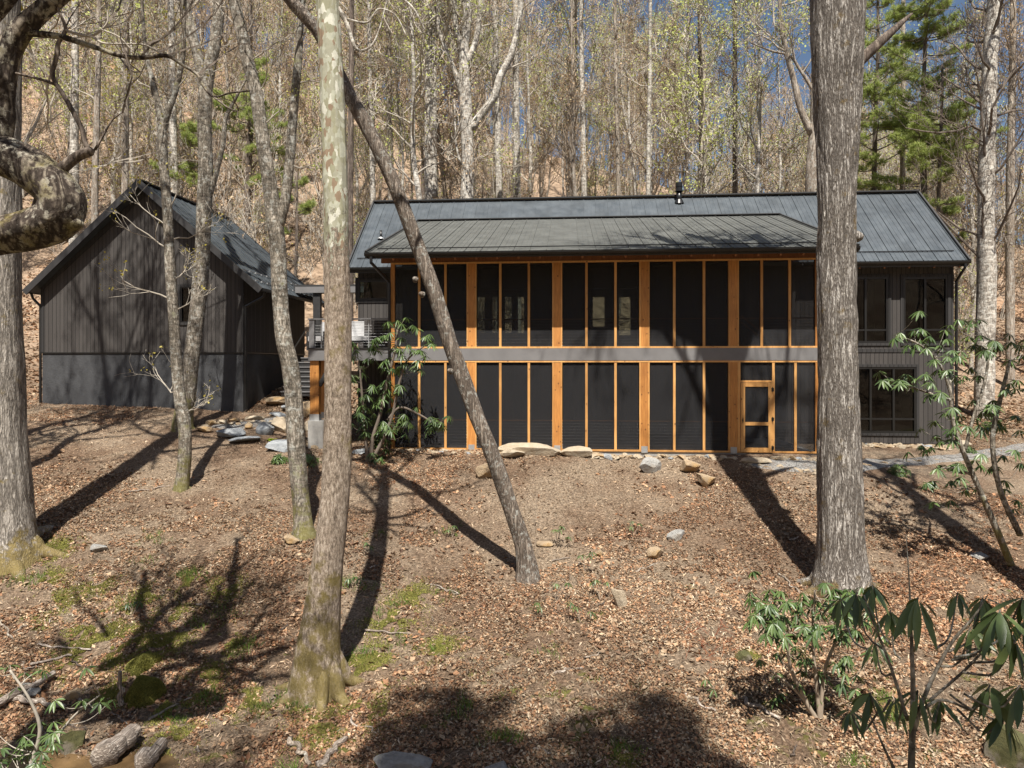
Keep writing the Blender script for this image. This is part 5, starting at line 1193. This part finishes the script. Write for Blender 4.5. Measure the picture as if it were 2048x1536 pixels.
# flagstones and rocks between outbuilding and deck
for k, (x, y, w_, h_, mat, lab) in enumerate([
    (410, 862, 36, 14, 'rock_tan', 'tan edging rock at the left end of the gravel path'), (462, 868, 66, 18, 'rock_slate', 'blue-grey flagstone step at the left end of the gravel path'), (492, 880, 62, 10, 'rock_slate', 'pale flagstone step below the blue-grey one'),
    (500, 856, 20, 18, 'rock_tan', 'tan rock between the flagstone and the square grey block'), (532, 866, 40, 30, 'rock_slate', 'square blue-grey block in the path edging'), (425, 848, 26, 12, 'rock_tan', 'rounded tan edging stone under the outbuilding corner'), (446, 846, 28, 12, 'rock_cream', 'pale edging stone under the outbuilding corner'),
    (470, 842, 24, 10, 'rock_tan', 'third edging stone from the left behind the gravel'), (508, 838, 40, 10, 'rock_cream', 'long pale edging stone behind the gravel'), (578, 862, 60, 44, 'rock_cream', 'big cream boulder behind the crooked tree'),
    (620, 862, 36, 36, 'rock_cream', 'cream boulder left of the concrete pier'), (568, 898, 60, 26, 'rock_slate', 'blue-grey stone left of the crooked tree below the lime plant'), (552, 806, 56, 22, 'rock_tan', 'mossy tan boulder at the rear corner of the outbuilding'),
    (586, 818, 54, 12, 'rock_slate', 'flat step stone below the boulder at the outbuilding rear'), (560, 832, 40, 10, 'rock_slate', 'lower flat step stone behind the gravel'), (606, 806, 26, 12, 'rock_slate', 'flagstone at the foot of the stairs'), (618, 832, 64, 40, 'rock_tan', 'large orange boulder behind the cedar deck post'),
    (640, 815, 30, 30, 'rock_grey', 'white rock right of the cedar deck post'), (724, 906, 40, 12, 'rock_slate', 'flat blue-grey stone right of the sycamore trunk'), (596, 884, 34, 22, 'rock_cream', 'cream rock right of the lime plant'), (590, 848, 40, 16, 'rock_tan', 'tan rock above the big cream boulder')]):
    rock('path_stone', lab, 'stone', x, y, w_, h_, mat, 950+k, depth=.9)
# rubble edging along the porch and right wall: countable small stones
edg = [rock('edging_stone', 'small tan edging stone in the strip along the porch', 'stone', 1200, 908, 26, 11, ['rock_cream', 'rock_tan', 'rock_cream', 'rock_slate'][k], 980+k, 'small edging stones along the house') for k in range(4)]
def strip(n, x0, x1, y0, y1, sc0=(.5, 1.2), lab=None):
    for k in range(n):
        x = x0+(x1-x0)*(k+rg.uniform(0, 1))/n; y = np.interp(x, [x0, x1], [y0, y1])+rg.uniform(-3, 4); p = G(x, y)
        e = edg[rg.choice(4, p=[.4, .35, .2, .05])]; o = e.copy(); sc.collection.objects.link(o); s = rg.uniform(*sc0); o.scale = (s*rg.uniform(.8, 1.5), s, s*rg.uniform(.7, 1.1)); o.location = p+[0, 0, .0]; o.rotation_euler = (rg.normal(0, .15), rg.normal(0, .15), rg.uniform(0, 6.28)); o['label'] = lab
strip(60, 795, 1000, 902, 905, (.35, .8), 'small pale edging stone at the left part of the porch foot')
strip(46, 1165, 1470, 911, 917, (.35, .8), 'small tan edging stone at the middle of the porch foot')
strip(36, 1545, 1640, 916, 920, (.35, .8), 'small edging stone in the heap right of the screen door')
strip(90, 1715, 1900, 890, 896, (.4, .85), 'pale gravel stone heaped along the right wall of the house')
strip(22, 1480, 1660, 930, 946, (.35, .7), 'small stone along the near edge of the right gravel path')
strip(14, 1720, 1900, 932, 918, (.35, .6), 'small stone along the far right gravel path edge')
strip(16, 405, 560, 852, 838, (.4, .8), 'small tan stone edging the left gravel path')
strip(20, 560, 660, 885, 895, (.4, .9), 'small pale stone heaped round the concrete pier')
for e, q in zip(edg, (1188, 1196, 1204, 1212)): e.location = G(q, 915); e['label'] = 'small tan edging stone at the middle of the porch foot'
rock('doorstep', 'pale flat stone slab forming the doorstep of the screen door', 'doorstep', 1522, 924, 84, 10, 'rock_cream', 990, depth=.45, rot=0)
# gravel paths draped on the ground
def drape(name, poly, mat, label=None, lift=.03, step=.12, **kw):
    """surface patch: centre line of (x, y, half-width metres) pixels"""
    pts = np.array([G(x, y)[:2] for x, y, _ in poly]); hw = np.array([h for *_, h in poly]); A, W_ = smooth(np.c_[pts, np.zeros(len(pts))], hw, step); A = A[:, :2]
    T = np.gradient(A, axis=0); T /= np.linalg.norm(T, axis=1)[:, None]; Nn = np.c_[-T[:, 1], T[:, 0]]; k = 9
    V = []
    for i in range(len(A)):
        for j in range(k):
            u = (j/(k-1)*2-1); w1 = W_[i]*(1+.12*float(vnoise(i*.31, j*.0+(u > 0)*7.0, seed=5))); q = A[i]+Nn[i]*u*w1; V.append((q[0], q[1], 0))
    V = np.array(V); V[:, 2] = terr(V[:, 0], V[:, 1])+micro(V[:, 0], V[:, 1])+lift
    e = (np.arange(len(V)) % k); V[(e == 0) | (e == k-1), 2] -= .09
    n = len(A); i = np.arange(n-1)[:, None]*k; j = np.arange(k-1)[None]
    m = MB(); m.add(V, np.stack([i+j, i+k+j, i+k+j+1, i+j+1], -1).reshape(-1, 4)); return tag(m.build(name, mat, smooth=True), label, kind='structure')
drape('gravel_path', [(1500,926,.3),(1580,930,.5),(1680,930,.55),(1780,925,.5),(1880,918,.45),(1990,905,.4),(2080,890,.4)], M['gravel'])
drape('gravel_path', [(425,852,.12),(470,852,.38),(540,842,.4),(590,830,.3)], M['gravel'])
# creek
m = MB(); cw = [G(-60, 1440), G(60, 1445), G(150, 1470), G(260, 1485), G(330, 1490), G(360, 1530), G(330, 1600), G(150, 1640), G(-60, 1640), G(-160, 1500)]
c = np.mean(cw, 0); zc_ = np.percentile([q[2] for q in cw], 45)
V = [(c[0], c[1], zc_)]+[(q[0], q[1], zc_) for q in cw]; n = len(cw)
m.add(V, [(0, 1+i, 1+(i+1) % n) for i in range(n)]); tag(m.build('creek_water', M['water']), kind='structure')

# ---------------------------------------------------------------- logs, sticks
def log(name, label, x0, y0, x1, y1, wpx, mat='deadwood', seed=1, lift=.0, group=None, cat='log', wob=.03, D0=None, D1=None):
    a = G(x0, y0) if D0 is None else P(x0, y0, D0); b = G(x1, y1) if D1 is None else P(x1, y1, D1); r = wpx/F*(a[1]+b[1])/2/2; a[2] += r*.5+lift; b[2] += r*.5+lift
    rg2 = np.random.default_rng(seed); n = 8; t = np.linspace(0, 1, n)[:, None]; p = a*(1-t)+b*t+rg2.normal(0, wob, (n, 3))*np.array([1, 1, .4]); L = np.linalg.norm(b-a)
    p, rr = smooth(p, r*np.interp(np.linspace(0, 1, n), [0, 1], [1, .7])*rg2.uniform(.9, 1.1, n), max(.03, L/30)); q = Vector(b-a).to_track_quat('Z', 'Y'); Q = np.array(q.to_matrix()); p = (p-a)@Q
    m = MB(); m.tube(p, rr, 20 if r > .03 else 8, disp=furrow(r*.16, 8, seed), cap=True)
    o = m.build(name, M[mat], None, True); o.location = a; o.rotation_mode = 'QUATERNION'; o.rotation_quaternion = q; return tag(o, label, cat, group)
log('driftwood_log', 'weathered grey driftwood log at the bottom left edge', 205, 1545, 268, 1488, 46, seed=1, lift=.1)
log('driftwood_log', 'shorter driftwood log right of the first at the bottom left edge', 290, 1545, 322, 1505, 34, seed=2, lift=.06)
log('fallen_branch', 'mossy broken stick standing up from the creek bank', 243, 1412, 238, 1345, 10, seed=3, D0=G(243, 1412)[1], D1=G(243, 1412)[1]-.1, cat='branch', wob=.01)
log('fallen_branch', 'thick fallen branch across the creek at the far left', -20, 1430, 110, 1362, 16, seed=4, lift=.1, cat='branch')
log('fallen_branch', 'second fallen branch crossing the creek at the far left', 20, 1405, 130, 1420, 12, seed=5, lift=.05, cat='branch')
for i, (x0, y0, x1, y1, w_, lab) in enumerate([(1085,1412,1162,1392,0,'pale bare stick lying in the lower middle litter'),(1110,1350,1165,1335,6,'pale stick in the shaded litter below the leaning tree'),(1050,1490,1105,1508,6,'pale stick near the bottom edge, centre'),
    (1270,1145,1312,1125,4,'thin stick below the orange stone'),(730,1262,822,1268,4,'thin pale stick in the grassy patch right of the sycamore'),(260,985,345,970,3,'thin twig left of the knobbly slim tree foot'),(1690,1345,1760,1352,6,'pale stick under the big-leaved rhododendron'),
    (1480,1395,1560,1440,8,'curved branch lying left of the straggly rhododendron'),(1360,1390,1430,1420,7,'fallen stick in the lower right litter'),(580,1480,622,1530,10,'bent root-like branch near the bottom edge'),(640,1530,690,1480,14,'stout branch at the bottom edge below the sycamore'),
    (80,1290,180,1300,5,'stick lying on the left bank'),(0,1240,25,1280,5,'stick at the left edge below the ridged tree'),(60,1330,150,1310,6,'grey stick on the creek bank'),(150,1410,190,1370,6,'short stick leaning on the bank'),(395,1210,440,1214,5,'pale stick in the mossy clearing'),
    (1030,1060,1062,1148,2.5,'thin brown sapling stem standing right of the leaning tree foot'),(300,1440,380,1400,6,'stick right of the creek mouth'),(1560,1150,1600,1190,4,'stick left of the big poplar foot'),(700,1440,760,1475,5,'stick right of the sycamore foot'),(860,1170,920,1185,4,'pale stick left of the leaning tree foot')]):
    if not w_: continue
    log('stick', lab, x0, y0, x1, y1, w_, 'deadwood' if i % 3 else 'pale2', 30+i, cat='stick')
rs = np.random.default_rng(4242)
for i in range(130):
    if i < 60: x0, y0 = rs.uniform(-20, 420), rs.uniform(1230, 1530)
    else: x0, y0 = rs.uniform(0, 2040), 960+560*rs.random()**.6
    a = rs.uniform(0, 6.28); l = rs.uniform(18, 70)*(y0/1500)**1.5; wd = rs.uniform(1.5, 4.5)*(y0/1500); hor = ['far left', 'left', 'left-centre', 'centre', 'right-centre', 'right', 'far right'][int(np.clip(x0/2048*7, 0, 6))]
    o = log('fallen_twig', 'fallen twig in the litter at the '+hor+(', near the creek' if i < 60 else (', low on the bank' if y0 > 1250 else ', up the bank')), x0, y0, x0+math.cos(a)*l, y0+math.sin(a)*l*.45, wd, ['deadwood', 'pale2', 'dkbark'][i % 3], 3000+i, cat='twig', group='fallen twigs scattered on the bank', wob=.015)
# tall thin stems beside the leaning tree
for i, (x, y0, y1, lab) in enumerate([(1058, 1150, 985, 'bare whip sapling touching the right side of the leaning trunk'), (1076, 1155, 985, 'bare whip sapling, second right of the leaning trunk'), (1140, 1165, 1090, 'short bare whip among the seedlings')]):
    b = G(x, y0); m = MB(); tips = []; T = thing('whip_sapling', b, lab, 'sapling'); grow(m, b, (.02, 0, 1), (y0-y1)/F*b[1], .008, 1, rng, tips, up=.1, wob=.05, kids=(2, 3), shrink=.3, rmin=.0025); m.build('stem', M['twig_brown'], T, org=b)
# red dry twigs
b = G(1420, 1285); m = MB(); tips = []
for k in range(26):
    q = G(1420+rng.normal(0, 35), 1285+rng.normal(0, 35)); grow(m, q, (rng.normal(0, .8), rng.normal(0, .8), .6), .22, .004, 1, rng, tips, rmin=.002)
tag(m.build('dry_red_needles', M['red'], loc=b), 'tangle of rust-red dry twigs left of the straggly rhododendron', 'brush')
# moss mounds
for i, (x, y, w_, h_, lab) in enumerate([(285,1335,60,26,'upper bright green moss mound above the creek'),(288,1398,70,52,'lower larger moss mound beside the creek')]):
    b = G(x, y); D = b[1]; rx = w_/F*D/2; rg2 = np.random.default_rng(60+i); m = MB()
    n = 45000; a = rg2.uniform(0, 6.283, n); r = np.sqrt(rg2.random(n)); wq_ = (1+.35*vnoise(np.cos(a)*1.7+5, np.sin(a)*1.7, seed=i)); X = b[0]+np.cos(a)*r*rx*wq_; Yq = b[1]+np.sin(a)*r*rx*.8*wq_
    hh = h_/F*D*.6*np.clip(1-r**2, 0, 1)**.7*(1+.5*vnoise(X*6, Yq*6)); Z = terr(X, Yq)+micro(X, Yq)+hh-.01
    c = np.c_[X, Yq, Z]; v = np.c_[rg2.normal(0, .5, n), rg2.normal(0, .5, n), np.ones(n)]; v /= np.linalg.norm(v, axis=1)[:, None]; u = np.cross(v, rg2.normal(0, 1, (n, 3))); u /= np.linalg.norm(u, axis=1)[:, None]; l = rg2.uniform(.01, .05, (n, 1))
    m.add(np.stack([c-u*.012, c+u*.012, c+v*l], 1).reshape(-1, 3), np.arange(n*3).reshape(-1, 3))
    k = 24; g_ = []
    for q in range(k):
        for p_ in range(1, 9):
            aa = q*6.283/k; rr_ = p_/8; wq = .72*(1+.35*float(vnoise(math.cos(aa)*1.7+5, math.sin(aa)*1.7, seed=i))); xx = b[0]+math.cos(aa)*rr_*rx*wq; yy = b[1]+math.sin(aa)*rr_*rx*.8*wq; g_.append((xx, yy, gz(xx, yy)+float(micro(xx, yy))+h_/F*D*.6*max(0, 1-rr_**2)**.7*(1+.5*float(vnoise(xx*6, yy*6)))-.03))
    g_.append((b[0], b[1], b[2]+h_/F*D*.6-.01)); f = []
    for q in range(k):
        q2 = (q+1) % k; f.append((k*8, q*8, q2*8, q2*8) if False else (q*8, q2*8, q2*8+1, q*8+1))
        for p_ in range(1, 7): f.append((q*8+p_, q2*8+p_, q2*8+p_+1, q*8+p_+1))
    m2 = MB(); m2.add(g_, f); m2.add([g_[q*8] for q in range(k)]+[g_[-1]], [(q, (q+1) % k, k) for q in range(k)])
    tag(m.build('moss_mound', M['moss'], loc=b), lab, 'moss')
# grass tufts
m = MB(); rg2 = np.random.default_rng(70)
spots = [(930,1410,16),(900,1440,12),(1105,1310,14),(1010,1480,24),(640,1100,0),(310,1080,16),(380,1155,14),(290,1130,10),(395,1150,14),(700,1165,16),(735,1175,12),(800,1210,14),(760,1225,14),(800,1285,16),(720,1310,30),(860,1300,10),(880,1190,10),(940,1050,0),(600,1410,20),(555,1400,14),(520,1420,12),(400,1250,14),(270,1210,14),(60,1160,20),(20,1160,14),(470,1310,12),(900,1065,12),(760,1070,8),(1770,1400,22),(1790,1440,16),(1720,1530,16),(1600,1320,14),(450,1230,14),(500,1290,12),(350,1440,20),(420,1400,20),(585,1545,20),(1250,1500,12)]
for (x, y, n) in spots:
    for k in range(n*5):
        q = G(x+rg2.normal(0, 14), y+rg2.normal(0, 7)) if k % 5 == 0 else q+np.array([rg2.normal(0, .04), rg2.normal(0, .04), 0])
        L = rg2.uniform(.07, .17); d = unit(np.array([rg2.normal(0, .4), rg2.normal(0, .4), 1])); s = unit(np.cross(d, rg2.normal(0, 1, 3)))*.0045
        m.add([q-s, q+s, q+d*L*.6+s*.7, q+d*L*.6-s*.7, q+d*L+np.array([d[0], d[1], -.1])*L*.4], [(0, 1, 2, 3)]); m.add([q+d*L*.6+s*.7, q+d*L*.6-s*.7, q+d*L+np.array([d[0], d[1], -.1])*L*.4], [(0, 1, 2)])
tag(m.build('grass_tufts', M['grass']), 'thin green grass tufts scattered through the leaf litter', 'grass', kind='stuff')

# moss and low green patches
m = MB(); rg2 = np.random.default_rng(71)
for (x, y, r_, d_) in [(95,1100,.5,1),(330,1285,.45,1),(240,1300,.5,1),(390,1380,.35,1),(420,1350,.3,.6),(700,1350,.5,1),(740,1320,.4,1),(590,1400,.35,1),(720,1430,.6,.6),(130,1200,.4,.5),(200,1170,.4,.4),(300,1190,.4,.5),(380,1165,.4,.7),(340,1240,.5,.4),(460,1280,.4,.5),(200,1250,.6,.7),(830,1190,.5,.35),(780,1240,.6,.35),(880,1290,.5,.3),(1500,1310,.15,1),(640,1460,.5,.5),(450,1180,.4,.5),(150,1320,.5,.5),(1780,1420,.3,.5),(500,1400,.4,.4),(90,1160,.4,.6),(350,1480,.4,.5),(230,1385,.3,1),(330,1420,.3,.8),(1250,1520,.3,.4),(660,1170,.3,.5)]:
    b = G(x, y); n = int(26000*r_*r_*d_*4); a = rg2.uniform(0, 6.283, n); rr_ = np.abs(rg2.normal(0, .5, n)); X = b[0]+np.cos(a)*rr_*r_; Y_ = b[1]+np.sin(a)*rr_*r_*1.1
    k = vnoise(X*4, Y_*4, seed=8)+.5*vnoise(X*11, Y_*11, seed=9) > -.05; X, Y_ = X[k], Y_[k]; n = len(X); c = np.c_[X, Y_, terr(X, Y_)+micro(X, Y_)+.012]
    v = np.c_[rg2.normal(0, .6, n), rg2.normal(0, .6, n), np.ones(n)]; v /= np.linalg.norm(v, axis=1)[:, None]; u = np.cross(v, rg2.normal(0, 1, (n, 3))); u /= np.linalg.norm(u, axis=1)[:, None]; l = rg2.uniform(.012, .035, (n, 1))
    m.add(np.stack([c-u*.007, c+u*.007, c+v*l], 1).reshape(-1, 3), np.arange(n*3).reshape(-1, 3))
tag(m.build('ground_moss', M['moss']), 'yellow-green moss and low herbs patching the bank and creek edge', 'moss', kind='stuff')

# ---------------------------------------------------------------- leaf litter
rl = np.random.default_rng(99)
def litter(name, label, n, Y0, Y1, smin, smax, pal, power=1.0, keepf=None, chips=False):
    Y = Y0+(Y1-Y0)*rl.random(n)**power; X = rl.uniform(-1, 1, n)*(.82*Y+1.5)
    if keepf is not None:
        k = keepf(X, Y); X, Y = X[k], Y[k]
    n = len(X); Z = terr(X, Y)+micro(X, Y)+rl.uniform(.002, .03, n)
    c = np.c_[X, Y, Z]; nrm = np.c_[rl.normal(0, .62, n), rl.normal(0, .62, n), np.ones(n)]; nrm /= np.linalg.norm(nrm, axis=1)[:, None]
    a = np.cross(nrm, rl.normal(0, 1, (n, 3))); a /= np.linalg.norm(a, axis=1)[:, None]; b_ = np.cross(nrm, a); s = rl.uniform(smin, smax, (n, 1))
    asp = rl.uniform(.08, .25, (n, 1)) if chips else rl.uniform(.45, .8, (n, 1))
    cu = rl.uniform(-.1, .45, (n, 1))
    V = np.stack([c-a*s, c+b_*s*asp+nrm*s*cu, c+a*s*rl.uniform(.6, 1.1, (n, 1)), c-b_*s*asp+nrm*s*cu*.6], 1).reshape(-1, 3)
    pal = np.array(pal); col = pal[rl.integers(0, len(pal), n)]*rl.uniform(.55, 1.2, (n, 1))
    lf = .5+.5*vnoise(X*.55, Y*.55, seed=41)+.35*vnoise(X*1.9, Y*1.9, seed=42); lf = np.clip(lf, 0, 1)[:, None]
    hf = np.clip(.5+.6*vnoise(X*.3+9, Y*.3, seed=43)+.4*vnoise(X*3, Y*3, seed=44), 0, 1)[:, None]
    col = col*1.0*(.62+.6*lf)*np.array([.86, .79, .71])*(np.array([1.03, .93, .85])*hf+np.array([.98, 1.0, .98])*(1-hf))
    m = MB(); m.v.append(V); m.f.append(np.arange(n*4).reshape(-1, 4)); m.n = n*4; m.c.append((n, col)); o = m.build(name, M['litter']); return tag(o, label, 'leaf litter', kind='stuff')
pal_leaf = [(.44,.30,.20), (.35,.20,.12), (.50,.37,.26), (.24,.135,.085), (.52,.41,.30), (.40,.225,.13), (.14,.085,.06), (.46,.32,.21), (.40,.24,.14), (.3,.19,.12), (.58,.5,.4)]
pal_mul = [(.34,.26,.19), (.44,.36,.27), (.22,.16,.115), (.60,.52,.42), (.12,.09,.068), (.48,.38,.27), (.38,.30,.2)]
def gfree(X, Y):
    """litter stays off the slab, the buildings and the creek"""
    dx = X-HX0; dy = Y-HY0; a = dx*C_-dy*S_; b = dx*S_+dy*C_
    inh = ((a > ha(1477)) & (b > -1.15) & (b < -.05) & (a < A1+9)) | ((b > -.15) & (a > A0-.2) & (a < WR+.2)) | ((a > GA0) & (a < GA1) & (b > GB0))
    return ~inh
zz_creek = zc_
def clump(X, Y, th): return vnoise(X*1.1, Y*1.1, seed=51)+.8*vnoise(X*3.3, Y*3.3, seed=52)+.7*vnoise(X*8, Y*8, seed=53) > th
def leafmask(X, Y): return gfree(X, Y) & clump(X, Y, -.42) & (vnoise(X*.35, Y*.35, seed=12)+.35*vnoise(X*1.4, Y*1.4, seed=13) > np.interp(Y, [8, 14, 19, 25], [-.75, -.5, .1, -.2])) & ((terr(X, Y) > zz_creek+.02) | (X > -3.9))
litter('leaf_litter', 'brown fallen leaves carpeting the bank', 680000, 6.5, 25, .009, .036, pal_leaf, 1.25, leafmask)
litter('mulch', 'grey-brown wood mulch and twigs on the bank', 420000, 7, 26, .008, .034, pal_mul, 1.1, lambda X, Y: gfree(X, Y) & clump(X+40, Y, -.3), True)
def hm(X, Y): return gfree(X, Y) & (vnoise(X*.2, Y*.2, seed=14) > -.5)
litter('wood_chips', 'larger pale wood chips and twigs in the mulch', 60000, 8, 25, .02, .07, [(.55,.46,.36), (.42,.33,.24), (.2,.14,.1), (.66,.58,.48)], 1.0, gfree, True)
litter('whole_leaves', 'scattered larger curled brown leaves', 26000, 6.5, 20, .04, .075, [(.42,.25,.15), (.5,.36,.25), (.3,.17,.1), (.58,.46,.34), (.2,.12,.08)], 1.0, lambda X, Y: gfree(X, Y) & clump(X-20, Y, .3))
litter('hillside_litter', 'brown leaf litter on the wooded hillside', 120000, 25, 75, .05, .12, [(.36,.24,.16), (.44,.30,.2), (.27,.18,.12), (.48,.39,.29)], 1.3, hm)
